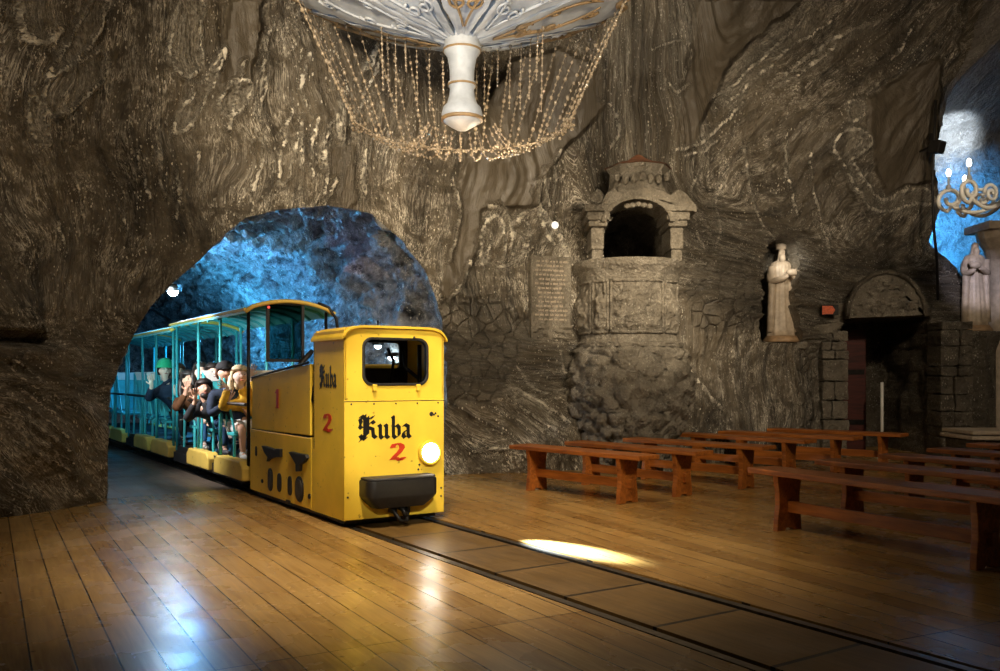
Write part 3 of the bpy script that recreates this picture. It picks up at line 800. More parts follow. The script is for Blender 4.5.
# chassis skirt behind the cab, stepped in above
bm = bmesh.new()
bm_box(bm, (-HW-.004, CABD+.04, .06), (HW+.004, 2.42, .69)); o = obj('chassis_skirt', bm, 'yellow', loco); bevel(o, .012, 2)
bm = bmesh.new(); pr = [(CABD+.10, .69), (2.40, .69), (2.40, 1.19), (CABD+.10, 1.34)]
bm_prism(bm, [(-HW+.06, y, z) for y, z in pr], (2*HW-.12, 0, 0)); o = obj('bonnet', bm, 'yellow', loco); bevel(o, .03, 3)
for s_ in (-1, 1):
    bm = bmesh.new(); pr = [(CABD+.10, .705), (2.38, .685), (2.38, 1.205), (CABD+.10, 1.335)]
    x0 = s_*(HW-.052); bm_prism(bm, [(x0, y, z) for y, z in pr], (s_*.045, 0, 0))
    bonnet_door = obj('bonnet_side_door', bm, 'yellow', loco); bevel(bonnet_door, .008, 2)
    bm = bmesh.new(); bm_tube(bm, [(s_*(HW+.0), CABD+.12, 1.348), (s_*HW, 2.36, 1.216)], .012, 8); obj('hinge_rod', bm, 'blackm', bonnet_door)
    bm = bmesh.new(); bm_box(bm, (min(s_*(HW-.05), s_*HW), CABD+.1, .672), (max(s_*(HW-.05), s_*HW), 2.38, .692)); obj('door_seal', bm, 'black', bonnet_door)
bm = bmesh.new()   # pipes in the gap between cab and bonnet
for k, (zz_, x) in enumerate(((1.25, -.40), (1.12, -.42), (1.30, -.36))):
    bm_tube(bm, [(x, CABD-.01, zz_), (x-.02, CABD+.03, zz_+.02), (x-.02, CABD+.07, zz_-.10), (x, CABD+.11, zz_-.12)], .014, 8)
obj('brake_pipes', bm, 'blackm', loco, True)
# roof sheet, arched, turned down at both sides
bm = bmesh.new(); prof = []
for k in range(33):
    t = -1+2*k/32; x = (HW+.022)*math.sin(t*PI/2)**1 if False else (HW+.022)*(1-(1-abs(t))**1.6)*(1 if t > 0 else -1); z = 1.642-.10*abs(x/(HW+.022))**9; prof.append((x, z))
low = [(x, z-.022) for x, z in prof[::-1]]
bm_prism(bm, [(x, -.03, z) for x, z in prof+low], (0, CABD+.045, 0)); o = obj('cab_roof', bm, 'yellow', loco); autosmooth(o, 35); bevel(o, .006, 2)
bm = bmesh.new(); bm_box(bm, (-HW+.02, .0, TOP-.005), (HW-.02, .02, 1.618)); bm_box(bm, (-HW+.02, CABD-.02, TOP-.005), (HW-.02, CABD, 1.618))
for s_ in (-1, 1): bm_box(bm, (min(s_*HW, s_*(HW-.02)), 0, TOP-.005), (max(s_*HW, s_*(HW-.02)), CABD, 1.600))
obj('roof_rail', bm, 'yellow', loco)
# window
bm = bmesh.new(); wi = rrect(-.280, .285, 1.170, 1.525, .074, 6); wo = rrect(-.302, .307, 1.148, 1.547, .086, 6)
ring_panel(bm, wo, wi, -.016, .03); gk = obj('windscreen_gasket', bm, 'black', loco); bevel(gk, .006, 2)
bm = bmesh.new(); bm_prism(bm, [(x, .006, z) for x, z in wi], (0, .006, 0)); obj('windscreen_glass', bm, 'glass', gk)
for x in (-.20, .20):
    bm = bmesh.new(); bm_box(bm, (x-.015, -.032, 1.105), (x+.015, .0, 1.155)); bm_tube(bm, [(x-.02, -.026, 1.15), (x+.02, -.026, 1.15)], .010, 8)
    bevel(obj('window_catch', bm, 'yellow', gk), .004, 2)
bm = bmesh.new(); bm_tube(bm, [(.16, -.026, 1.558), (.16, -.03, 1.545)], .010, 8); bm_box(bm, (.10, -.022, 1.53), (.19, -.012, 1.545)); obj('wiper_pivot', bm, 'blackm', gk)
# driver's controls seen through the glass
bm = bmesh.new(); bm_tube(bm, [(.20, .5, .6), (.20, .5, 1.2), (.19, .42, 1.36), (.12, .40, 1.47)], .014, 8); obj('control_lever', bm, 'blackm', loco, True)
bm = bmesh.new(); bm_tube(bm, [(.33, .2, .61), (.33, .2, 1.5)], .02, 8); bm_tube(bm, [(.33, .2, 1.2), (.22, .25, 1.3), (.20, .25, 1.45)], .016, 8); obj('cab_conduit', bm, 'sill', loco, True)
# seam + rivets on the front
bm = bmesh.new(); bm_box(bm, (-HW, -.0075, 1.018), (HW, -.0055, 1.024)); obj('plate_seam', bm, 'sill', loco)
bm = bmesh.new()
for x in (-.40, -.2, 0, .2, .40): bm_ball(bm, (x, -.008, 1.00), .008)
for x, z in ((.36, .90), (.40, .885), (.43, .27), (.43, .20), (-.43, .25), (.22, .48), (.21, .44)): bm_ball(bm, (x, -.007, z), .010)
obj('rivets', bm, 'rust' if 'rust' in M else 'sill', loco)
bm = bmesh.new()
for x, z, r in ((.335, .905, .020), (.375, .91, .009)):
    bm_lathe(bm, [(0, -.001), (r, 0), (r*.8, .004), (0, .004)], 12)
    for v in bm.verts:
        if abs(v.co.y) <= r*1.01 and not v.tag: v.co = Vector((x+v.co.x, -.008-v.co.z, z+v.co.y)); v.tag = True
obj('key_hole', bm, 'black', loco)
# lettering
def fplace(x0, z0, sc, sx=1.0):
    return lambda x, z, d=0.0: Vector((x0+x*sc*sx, -.0075-d, z0+z*sc))
obj('lettering_kuba', nib(KUBA, .30, math.radians(38), fplace(-.335, .712, .112, 1.13)), 'ink', loco)
obj('lettering_two', nib(TWO, .36, math.radians(6), fplace(-.045, .520, .100, 1.45)), 'red', loco)
def splace(y0, z0, sc, sx=1.0, off=.002):
    return lambda x, z, d=0.0: Vector((-HW-off-d, y0-x*sc*sx, z0+z*sc))
ya, za = side(320, 388); obj('lettering_kuba', nib(KUBA, .30, math.radians(38), splace(ya, za+.01, .105, .92)), 'ink', loco)
ya, za = side(324, 432); obj('lettering_two', nib(TWO, .34, math.radians(6), splace(ya+.0, za, .105, 1.9)), 'red', loco)
ya, za = side(274.5, 408); obj('lettering_one', nib(ONE, .2, math.radians(8), splace(ya, za, .12, 1.7, .0)), 'red', bonnet_door if False else loco)
# headlight
hx, hz = .305, .580
def lathe_front(prof, cx, cz, n=28):
    bm = bmesh.new(); bm_lathe(bm, prof, n)
    for v in bm.verts: v.co = Vector((cx+v.co.x, -v.co.z, cz+v.co.y))
    return bm
hl = obj('headlight', lathe_front([(0, 0), (.098, 0), (.106, .02), (.104, .055), (.090, .062), (.084, .05), (.0, .035)], hx, hz), 'yellow', loco, True)
obj('headlight_lens', lathe_front([(0, .045), (.084, .045), (.07, .062), (.04, .074), (0, .078)], hx, hz), 'lamp_head', hl, True)
# buffer
bm = bmesh.new(); n = 12
pl = []
for k in range(n+1): a = PI+PI*0.5*k/n; pl.append((-.26+.07*math.cos(a)*1.0, -.12+.08*math.sin(a)))
for k in range(n+1): a = 1.5*PI+PI*0.5*k/n; pl.append((.24+.07*math.cos(a), -.12+.08*math.sin(a)))
pl += [(.31, -.006), (-.33, -.006)]
lay = [(.155, .70), (.20, .86), (.245, .985), (.26, 1), (.37, 1), (.385, .985)]
rings = []
for z, k in lay: rings.append([bm.verts.new((x*k+.0, y*(k if z < .25 else 1), z)) for x, y in pl])
for a, b in zip(rings, rings[1:]):
    for k in range(len(pl)): bm.faces.new((a[k], a[(k+1) % len(pl)], b[(k+1) % len(pl)], b[k]))
bm.faces.new(rings[0][::-1]); bm.faces.new(rings[-1])
bf = obj('buffer', bm, 'black', loco); autosmooth(bf, 40)
bm = bmesh.new(); bm_prism(bm, [(x*.97, y*.97, .386) for x, y in pl], (0, 0, .022)); o = obj('buffer_top_plate', bm, 'grime', bf); bevel(o, .008, 2)
bm = bmesh.new()
bm_tube(bm, [(-.10, -.05, .19), (-.07, -.13, .11), (-.04, -.17, .05), (.02, -.17, .04), (.05, -.12, .10), (.06, -.06, .17)], .017, 8)
bm_tube(bm, [(-.02, -.02, .17), (.01, -.12, .13), (.03, -.14, .07)], .022, 8); bm_box(bm, (-.07, -.09, .10), (-.03, 0, .17)); bm_box(bm, (.05, -.09, .10), (.09, 0, .17))
obj('coupling_hook', bm, 'blackm', loco, True)
# flank fittings
def sidepoly(name, pts, depth, mat, par=loco, x_in=.004):
    P = [side(*p) for p in pts]; bm = bmesh.new()
    bm_prism(bm, [(-HW-.004+x_in, y, z) for y, z in P], (-depth-x_in, 0, 0)); o = obj(name, bm, mat, par); bevel(o, .005, 2, 30); return o
f1 = sidepoly('sand_funnel', [(264.5,445.5),(268,446),(274,448),(278,450),(279,448.5),(283,449),(283,457),(279,457),(276,457.5),(272.5,459),(269.5,461.5),(270.5,457),(267,452)], .03, 'black')
f2 = sidepoly('sand_funnel', [(291.6,452),(294,451.4),(300,453),(309,454.5),(309.8,458),(307,462),(303,464.6),(302.4,471),(299,471.4),(298.8,464),(296,459)], .03, 'black')
def sideslot(name, x0, x1, y0, y1, mat='black', n=8, d=.012):
    y_a, _ = side(x0, 480); y_b, _ = side(x1, 480); _, za = side((x0+x1)/2, y0); _, zb = side((x0+x1)/2, y1)
    w = (y_a-y_b)/2; cy = (y_a+y_b)/2; bm = bmesh.new(); pts = []
    for k in range(n+1): a = PI*k/n; pts.append((cy+w*math.cos(a), za-w*.9+w*.9*math.sin(a)))
    for k in range(n+1): a = PI+PI*k/n; pts.append((cy+w*math.cos(a), zb+w*.9+w*.9*math.sin(a)))
    bm_prism(bm, [(-HW, y, z) for y, z in pts], (-d, 0, 0)); o = obj(name, bm, mat, loco); bevel(o, .004, 2, 30); return o
for a in ((268.6,273.4,468,491),(296,304.2,476,502)):
    o = sideslot('ladder_slot', *a, mat='black')
    m_ = sideslot('slot_plate', a[0]+1, a[1]-1, a[2]+3, a[3]-3, 'grime', d=.018); m_.parent = o
for a in ((278,282,473,492),(288.6,292.5,476,495.5)): sideslot('axle_box_opening', *a)
for a in ((256,257.6,446,456),(262,263.8,479,483),(309,311.4,493.5,499)): sideslot('lifting_hole', *a)
bm = bmesh.new(); bm_box(bm, (-HW+.04, .08, .02), (HW-.04, 2.38, .10)); obj('underframe', bm, 'sill', loco)
bm = bmesh.new(); bm_box(bm, (-HW-.015, 1.22, .055), (-HW+.02, 1.32, .085)); obj('jacking_pad', bm, 'black', loco)
for y in (.55, 1.75):
    for x in (-.37, .37):
        bm = bmesh.new(); bm_lathe(bm, [(0, -.03), (.21, -.03), (.21, .02), (.23, .025), (.23, .04), (0, .04)], 24)
        for v in bm.verts: v.co = Vector((x+v.co.z*(1 if x < 0 else -1), y+v.co.x, .225+v.co.y))
        obj('wheel', bm, 'sill', loco, True)

# ================================================================== PASSENGER CARRIAGES
CX = HW
FL = .30
def carriage(s0, length, hroof, label, first=False):
    r = empty('passenger_carriage', T(s0, PC), ROTZ)
    tag(r, label, 'train carriage', 'open carriages of the mine train')
    bm = bmesh.new(); bm_box(bm, (-CX+.03, .08, .22), (CX-.03, length-.05, FL)); obj('floor_platform', bm, 'sill', r)
    bm = bmesh.new(); bm_box(bm, (-CX, .1, .10), (-CX+.05, length-.06, .22)); bm_box(bm, (CX-.05, .1, .10), (CX, length-.06, .22)); obj('side_sill', bm, 'sill', r)
    for y in (.65, length-.65):
        for x in (-.30, .30):
            bm = bmesh.new(); bm_lathe(bm, [(0, -.03), (.15, -.03), (.15, .02), (.17, .025), (.17, .04), (0, .04)], 20)
            for v in bm.verts: v.co = Vector((x+v.co.z*(1 if x < 0 else -1), y+v.co.x, .165+v.co.y))
            obj('wheel', bm, 'blackm', r, True)
    # yellow fenders: tread, sloping toe
    for (a, b) in ((.04, 1.12), (1.36, 2.36)):
        for s_ in (-1, 1):
            bm = bmesh.new(); pr = [(a, .13), (a, .27), (a+.10, .335), (b-.10, .335), (b, .27), (b, .13)]
            bm_prism(bm, [(s_*(CX-.09), y, z) for y, z in pr], (s_*.14, 0, 0)); o = obj('step_fender', bm, 'yellow2', r); bevel(o, .02, 3)
    # roof on arched section
    bm = bmesh.new(); prof = []
    for k in range(13):
        t = -1+2*k/12; prof.append((t*(CX+.03), hroof+.10*(1-t*t)-(.03 if abs(t) > .99 else 0)))
    bm_prism(bm, [(x, 0, z) for x, z in prof]+[(x, 0, z-.022) for x, z in prof[::-1]], (0, length-.03, 0))
    rf = obj('roof', bm, 'teal_pale', r); autosmooth(rf, 35)
    for s_ in (-1, 1):
        bm = bmesh.new(); bm_tube(bm, [(s_*(CX+.035), -.01, hroof-.012), (s_*(CX+.035), length-.02, hroof-.012)], .016, 8)
        obj('roof_edge_strip', bm, 'yellow2', rf)
    bm = bmesh.new(); k = .25
    while k < length-.1:
        pts = [(x*.97, k, z-.03) for x, z in prof]; bm_tube(bm, pts, .018, 6); k += .42
    obj('roof_hoops', bm, 'teal', rf)
    if True:
        bm = bmesh.new(); bm_tube(bm, [(x*1.0, -.005, z-.008) for x, z in prof], .022, 8); obj('front_roof_arch', bm, 'yellow2' , rf, True)
    # posts
    for k, y in enumerate((.08, 1.12, 2.08, length-.12)):
        for s_ in (-1, 1):
            bm = bmesh.new(); x = s_*(CX-.03)
            bm_tube(bm, [(x, y, .24), (x, y, hroof)], .018, 8)
            obj('post', bm, 'blackm' if (first and k == 0) else 'teal', r, True)
    # hand rail and mid bars on the sides
    for s_ in (-1, 1):
        bm = bmesh.new(); x = s_*(CX-.01)
        bm_tube(bm, [(x, .10, .93), (x, length-.12, .93)], .019, 8); obj('safety_bar', bm, 'steel', r)
    # seats across the car, A-shaped side frames
    for y in (1.02, 1.86, 2.72):
        st = []
        bm = bmesh.new(); bm_box(bm, (-CX+.07, y-.36, .56), (CX-.07, y-.02, .60)); o = obj('seat', bm, 'teal', r); bevel(o, .01, 2)
        bm = bmesh.new(); bm_prism(bm, [(-CX+.07, y-.0, .66), (-CX+.07, y+.10, 1.27), (-CX+.07, y+.125, 1.27), (-CX+.07, y+.025, .66)], (2*CX-.14, 0, 0))
        bk = obj('backrest', bm, 'teal', r)
        bm = bmesh.new(); bm_box(bm, (-CX+.06, y+.075, 1.17), (CX-.06, y+.14, 1.30)); obj('headrest_board', bm, 'white', bk)
        for s_ in (-1, 1):
            bm = bmesh.new(); x = s_*(CX-.06)
            bm_tube(bm, [(x, y-.34, FL), (x, y-.34, .58)], .017, 8); bm_tube(bm, [(x, y+.20, FL), (x, y+.12, 1.28)], .016, 8); bm_tube(bm, [(x, y-.36, FL+.3), (x, y+.10, 1.26)], .014, 8)
            obj('seat_frame', bm, 'teal', r)
    return r
CL = 3.30
car1 = carriage(9.18, CL, 1.935, 'front open carriage right behind the yellow locomotive, teal posts, most passengers leaning out', True)
car2 = carriage(9.18+CL, CL, 1.88, 'second open carriage, teal posts and seats, behind the passenger in the green helmet')
car3 = carriage(9.18+2*CL, CL, 1.85, 'third open carriage, empty seats, half hidden behind the rock edge')
# end panel and hoop of the front carriage
bm = bmesh.new(); bm_prism(bm, [(-.235, .03, 1.40), (.14, .03, 1.40), (.14, .03, 2.0), (-.235, .03, 2.0)], (0, .012, 0))
ep = obj('tinted_end_pane', bm, 'darkglass', car1)
bm = bmesh.new(); wo = rrect(-.255, .16, 1.38, 2.02, .01, 1); wi = rrect(-.225, .13, 1.41, 1.99, .008, 1); ring_panel(bm, wo, wi, .02, .05); obj('pane_frame', bm, 'sill', ep)
bm = bmesh.new(); bm_tube(bm, [(.30, -.01, 2.02), (.42, -.02, 1.98), (.50, -.04, 1.86), (.52, -.05, 1.70), (.50, -.05, 1.52), (.42, -.06, 1.38)], .017, 8); obj('bent_hoop', bm, 'blackm', car1, True)
bm = bmesh.new(); bm_ball(bm, (-.24, .0, 1.955), .015, 2); obj('marker_lamp', bm, 'tail_red', car1)
bm = bmesh.new(); bm_tube(bm, [(-.42, -.03, 1.20), (-.36, -.08, 1.15), (-.2, -.12, 1.18), (-.02, -.14, 1.27), (.12, -.12, 1.42), (.2, -.10, 1.5)], .026, 10); obj('flexible_hose', bm, 'black', car1, True)
bm = bmesh.new(); bm_box(bm, (-.40, .02, .30), (.40, .06, .90)); obj('front_bulkhead', bm, 'yellow2', car1)

# ================================================================== PASSENGERS
def skinmesh(name, verts, edges, radii, mat, parent, root=0, sub=1):
    me = bpy.data.meshes.new(name); me.from_pydata([tuple(v) for v in verts], edges, [])
    o = obj(name, me, mat, parent)
    sk = o.modifiers.new('skin', 'SKIN'); sk.use_smooth_shade = True; sk.branch_smoothing = .2
    sv = me.skin_vertices[0].data if me.skin_vertices else None
    if sv is None: 
        bm = bmesh.new(); bm.from_mesh(me); bm.verts.layers.skin.verify(); bm.to_mesh(me); bm.free(); sv = me.skin_vertices[0].data
    for i, r in enumerate(radii):
        rr = r if isinstance(r, tuple) else (r, r); sv[i].radius = rr
        sv[i].use_root = (i == root)
    ss = o.modifiers.new('smooth', 'SUBSURF'); ss.levels = sub; ss.render_levels = sub
    return o
class G:
    def __init__(s): s.v, s.e, s.r = [], [], []
    def add(s, p, r, prev=None):
        s.v.append(Vector(p)); s.r.append(r); i = len(s.v)-1
        if prev is not None: s.e.append((prev, i))
        return i
    def chain(s, pts, rs, prev): 
        for p, r in zip(pts, rs): prev = s.add(p, r, prev)
        return prev
def person(s_, p_hip, head, label, jacket, trousers, hair, skin='skin', shoes='shoe_dark', arms=None, hat=None, beard=False, shorts=False, hairlen=0, foot_s=.42, facing=0, group='passengers on the mine train', knee_out=0):
    """head = (s, p, z) of the head centre; the figure faces the front of the train. local: x across (p), y backwards (s)"""
    base = T(s_, p_hip, FL+.28); R_ = empty('person', base, ROTZ); tag(R_, label, 'person', group)
    H = Vector((head[1]-p_hip, head[0]-s_, head[2]-(FL+.28)))         # head centre, local
    H.y = max(-.35, min(.2, H.y))
    pel = Vector((0, 0, .09)); neck = H+Vector((-H.x*.12, .02, -.165)); chest = pel.lerp(neck, .72)+Vector((0, .02, 0)); belly = pel.lerp(neck, .36)+Vector((0, .02, 0))
    ax = (neck-pel).normalized(); sx = Vector((1, 0, 0))-ax*ax.x; sx.normalize()
    shL, shR = chest+sx*-.17+ax*.10, chest+sx*.17+ax*.10      # L = towards the camera side (-x)
    g = G(); a = g.add(pel, (.11, .085)); b = g.add(belly, (.095, .07), a); c = g.add(chest, (.09, .06), b)
    n = g.add(neck, .040, c); n = g.add(H+Vector((0, .025, -.115)), .040, n); h0 = g.add(H+Vector((0, -.008, -.055)), (.056, .062), n); h1 = g.add(H+Vector((0, 0, .03)), (.078, .09), h0); h2 = g.add(H+Vector((0, .01, .085)), (.05, .06), h1)
    # nose and ears
    g.add(H+Vector((0, -.108, -.008)), .013, h1)
    for q in (-1, 1): g.add(H+Vector((q*.086, .01, -.005)), .014, h1)
    jk = G(); ja = jk.add(pel+Vector((0, 0, -.02)), (.15, .12)); jb = jk.add(belly, (.145, .12), ja); jc = jk.add(chest, (.16, .115), jb); jn_ = jk.add(neck+ax*-.02, .075, jc); jk.add(H+Vector((0, .025, -.135)), .062, jn_)
    for q, sh in ((-1, shL), (1, shR)):
        tgt = (arms or {}).get(q)
        if tgt is None: el, ha = sh+Vector((q*.05, -.06, -.25)), sh+Vector((q*-.02, -.28, -.30))
        else:
            ha = Vector((tgt[1]-p_hip, tgt[0]-s_, tgt[2]-(FL+.28))); d = ha-sh
            if d.length > .50: ha = sh+d.normalized()*.50; d = ha-sh
            L1 = .27; hgt = math.sqrt(max(0, L1*L1-(d.length/2)**2)); down = Vector((q*.5, .1, -1)); down -= d.normalized()*down.dot(d.normalized()); down.normalize(); el = sh+d*.5+down*hgt
        s1 = g.add(sh, .055, c); e1 = g.add(el, .042, s1); w1 = g.add(el.lerp(ha, .88), .028, e1)
        fd = (ha-el).normalized()
        if tgt is not None and len(tgt) > 3: fd = Vector(tgt[3]).normalized()
        palm = g.add(ha+fd*.03, (.034, .020), w1)
        side_ = fd.cross(Vector((0, 1, 0)));
        if side_.length < .1: side_ = Vector((1, 0, 0))
        side_.normalize(); fw = side_.cross(fd)
        for k, (o_, ln) in enumerate(((-.030, .062), (-.010, .074), (.011, .070), (.031, .056))):
            f1 = g.add(ha+fd*.075+side_*o_, .009, palm); g.add(ha+fd*(.075+ln*.55)+side_*o_*1.25-fw*.006, .0085, f1); g.add(ha+fd*(.075+ln)+side_*o_*1.35-fw*.016, .007, len(g.v)-1)
        t1 = g.add(ha+fd*.03-side_*q*.045, .011, palm); g.add(ha+fd*.065-side_*q*.068, .009, t1)
        js = jk.add(sh, .075, jc); je = jk.add(el, .058, js); jk.add(el.lerp(ha, .84), .040, je)
    tr = G(); t0 = tr.add(pel+Vector((0, 0, .0)), (.145, .115)); 
    feet = []
    for q in (-1, 1):
        hp = pel+Vector((q*.085, -.02, -.03)); kn = Vector((q*.11+knee_out, -.36, .07)); an = Vector((q*.10+knee_out*1.3, -.36-.06*(1+q*.6), -.22)); feet.append(an)
        l1 = g.add(hp, .078, a); l2 = g.add(kn, .052, l1); l3 = g.add(kn.lerp(an, .35), .048, l2); l4 = g.add(an, .032, l3); g.add(an+Vector((0, -.09, -.03)), .028, l4)
        q1 = tr.add(hp, .09, t0); q2 = tr.add(kn if not shorts else hp.lerp(kn, .75), .068 if not shorts else .085, q1)
        if not shorts: q3 = tr.add(kn.lerp(an, .4), .058, q2); tr.add(an+Vector((0, 0, .03)), .046, q3)
    body = skinmesh('body', g.v, g.e, g.r, skin, R_)
    skinmesh('jacket', jk.v, jk.e, jk.r, jacket, R_)
    skinmesh('trousers' if not shorts else 'shorts', tr.v, tr.e, tr.r, trousers, R_)
    for an in feet:
        bm = bmesh.new(); bm_ball(bm, an+Vector((0, -.06, -.028)), 1, 2, (.048, .125, .034)); bm_ball(bm, an+Vector((0, .01, .0)), 1, 2, (.044, .05, .05)); obj('shoe', bm, shoes, R_, True)
    bm = bmesh.new()
    for q in (-1, 1): bm_ball(bm, H+Vector((q*.030, -.084, .014)), 1, 1, (.010, .006, .005)); bm_box(bm, H+Vector((q*.032-.014, -.087, .032)), H+Vector((q*.032+.014, -.080, .035)))
    obj('eyes', bm, 'eye', R_, True)
    bm = bmesh.new(); bm_ball(bm, H+Vector((0, -.080, -.046)), 1, 1, (.026, .010, .008)); obj('mouth', bm, 'lip', R_, True)
    # hair: a shell over the skull with a hairline, longer at the back
    bm = bmesh.new(); bm_lathe(bm, [(.0, .122), (.045, .116), (.074, .096), (.090, .062), (.096, .015), (.094, -.03), (.080, -.06)], 20)
    for v in list(bm.verts):
        z = v.co.z; front_ = v.co.y < -.02
        if front_ and z < .084: v.co.z = .084+(z-.084)*.06; v.co.y *= .78
        v.co = Vector((v.co.x*.96, v.co.y*1.12+.012, v.co.z))+H
    hr = obj('hair', bm, hair, R_, True); hr.modifiers.new('thick', 'SOLIDIFY').thickness = -.012
    if hairlen:
        g2 = G()
        for q in (-1, 0, 1):
            st = g2.add(H+Vector((q*.075, .045 if q else .085, .02)), .04)
            g2.chain([H+Vector((q*.095, .04 if q else .10, -.08)), H+Vector((q*.10, .02 if q else .10, -.08-hairlen*.6)), H+Vector((q*.08, -.01 if q else .09, -.08-hairlen))], [.042, .040, .022], st)
        for grp in range(3):
            k0 = grp*4; skinmesh('hair_lock', g2.v[k0:k0+4], [(0,1),(1,2),(2,3)], g2.r[k0:k0+4], hair, R_)
    if beard:
        bm = bmesh.new(); bm_ball(bm, H+Vector((0, -.052, -.075)), 1, 2, (.062, .045, .038)); obj('beard', bm, hair, R_, True)
    if hat == 'helmet':
        bm = bmesh.new(); bm_lathe(bm, [(.0, .168), (.05, .160), (.09, .128), (.112, .08), (.118, .045), (.135, .038), (.135, .030), (.112, .034)], 24)
        for v in bm.verts: v.co = Vector((v.co.x, v.co.y*1.15-(.03 if v.co.y < -.1 and v.co.z < .06 else 0), v.co.z))+H
        obj('helmet', bm, 'helmet', R_, True)
    if hat == 'cap':
        bm = bmesh.new(); bm_lathe(bm, [(.0, .145), (.05, .140), (.088, .115), (.108, .07), (.110, .045)], 24)
        for v in bm.verts: v.co = Vector((v.co.x*.96, v.co.y*1.1, v.co.z))+H
        bm_box(bm, H+Vector((-.06, -.20, .048)), H+Vector((.06, -.09, .058))); obj('cap', bm, 'charcoal', R_, True)
    return R_
def hp(px, py, s):     # head pixel + distance along the track -> (s, p, z)
    p = track_p(px, s); Y = DY*s+.546*p; return (s, p, CH-(py-HZ)*Y/F)
def hand(px, py, s, d=(0, -.2, 1)): return (*hp(px, py, s), d)
person(12.95, 3.12, hp(165,370,12.75), 'passenger in a green helmet and dark jacket waving both raised hands', 'navy', 'charcoal', 'hair_dark', 'skin_pale', arms={-1: hand(152,385,12.45,(-.2,-.2,1)), 1: hand(174,394,12.4,(.3,-.3,1))}, hat='helmet', shoes='shoe_dark')
person(12.9, 3.52, hp(178,372,12.8), 'passenger with long brown hair peering out beside the green helmet', 'brownc', 'denim', 'hair_brown', 'skin', hairlen=.16)
person(11.85, 3.10, hp(189,380,11.65), 'passenger with long dark hair raising a hand just left of the waving group', 'brownc', 'jeans', 'hair_dark', 'skin', hairlen=.18, arms={-1: hand(187,391,11.4,(0,-.2,1))}, shoes='shoe_white')
person(11.8, 3.50, hp(201,372,11.55), 'pale-faced passenger with dark hair in the row behind the bearded man', 'greyc', 'jeans', 'hair_dark', 'skin_pale', hairlen=.10)
person(11.0, 3.54, hp(213,373,11.2), 'dark-haired passenger with a bright face and a white collar', 'charcoal', 'denim', 'hair_dark', 'skin_pale')
person(11.0, 3.12, hp(204,389,10.85), 'bearded passenger in black leaning far out and waving', 'charcoal', 'denim', 'hair_dark', 'skin', beard=True, arms={-1: hand(196,400,10.6,(-.2,-.2,1)), 1: hand(213,405,10.6,(-.3,-.5,.2))}, shoes='shoe_dark')
person(10.2, 3.10, hp(225,373,10.3), 'passenger in a dark cap and white shorts raising one hand', 'navy', 'whitec', 'hair_brown', 'skin', hat='cap', arms={-1: hand(228,402,10.0,(.2,-.3,1))}, shorts=True, shoes='shoe_white')
person(10.15, 3.50, hp(240,376,10.1), 'light-haired passenger in a mustard yellow jacket nearest the locomotive', 'mustard', 'jeans', 'hair_blond', 'skin_pale', arms={-1: hand(229,385,9.9,(-1,-.2,.1)), 1: hand(250,376,9.9,(.2,-.2,1))}, hairlen=.08, shoes='shoe_white')

# ================================================================== BENCHES
def make_bench(Lt):
    r = empty('wooden_bench')
    bm = bmesh.new(); bm_box(bm, (-Lt/2, -.155, .435), (Lt/2, .155, .48)); o = obj('seat_top', bm, 'bench', r); bevel(o, .008, 2)
    for s_ in (-1, 1):
        x = s_*(Lt/2-.28); bm = bmesh.new()
        pr = [(-.135, 0), (-.05, 0), (-.035, .022), (.035, .022), (.05, 0), (.135, 0), (.128, .10), (.112, .20), (.116, .30), (.138, .435), (-.138, .435), (-.116, .30), (-.112, .20), (-.128, .10)]
        bm_prism(bm, [(x-.025, y, z) for y, z in pr], (.05, 0, 0)); o = obj('leg', bm, 'bench', r); bevel(o, .005, 2)
        bm = bmesh.new(); bm_box(bm, (x-.012 if s_ < 0 else x-.012, -.05, .385), (x+.012, .05, .404)); 
        bm.free()
    bm = bmesh.new(); bm_box(bm, (-Lt/2+.22, -.019, .145), (Lt/2-.22, .019, .235)); o = obj('stretcher', bm, 'bench', r); bevel(o, .004, 2)
    return r
def copy_tree(o, parent=None):
    c = o.copy(); C.objects.link(c); c.parent = parent
    for ch_ in [q for q in bpy.data.objects if q.parent == o]: copy_tree(ch_, c)
    return c
GB = 'reddish wooden benches in the back row by the pulpit'; GN = 'reddish wooden benches in the front right row'
b0 = make_bench(1.86)
ang_b = math.atan2(-.77, .64)
feet = [((.36,9.66), (1.23,8.62)), ((.93,10.25), (1.866,9.12)), ((1.70,10.78), (2.70,9.76))]
lb = ['wooden bench standing nearest the yellow locomotive, front of the back row', 'wooden bench second from the locomotive, just below the pulpit', 'wooden bench third from the locomotive, right of the pulpit foot',
      'wooden bench fourth from the locomotive, below the white niche statue', 'wooden bench fifth from the locomotive, in front of the pier by the dark doorway', 'wooden bench farthest from the locomotive, in front of the dark doorway']
pos = []
for (a, b) in feet:
    a, b = Vector((*a, 0)), Vector((*b, 0)); d = (b-a).normalized(); pos.append((b-d*.65, math.atan2(d.y, d.x)))
for (px, Y) in ((789, 10.7), (836, 11.25), (883, 11.85)):
    b = Vector(((px-500)*Y/F, Y, 0)); a2 = math.radians(-48 if px < 800 else -43); d = Vector((math.cos(a2), math.sin(a2), 0)); pos.append((b-d*.65, a2))
for i, (c, a) in enumerate(pos):
    r = b0 if i == 0 else copy_tree(b0); r.location = c; r.rotation_euler = (0, 0, a); tag(r, lb[i], 'bench', GB)
b1 = make_bench(2.20)
lb = ['long dark wooden bench at the right edge, nearest the camera', 'long wooden bench directly behind the nearest one at the right edge', 'long wooden bench third back from the right edge of the floor',
      'long wooden bench fourth back in the front right row', 'long wooden bench rearmost of the front right row, below the right-hand statue']
cs = [((2.30,7.10), (3.07,5.74)), ((3.10,7.81), None), ((3.92,8.40), None), ((4.72,9.1), None), ((5.5,9.8), None)]
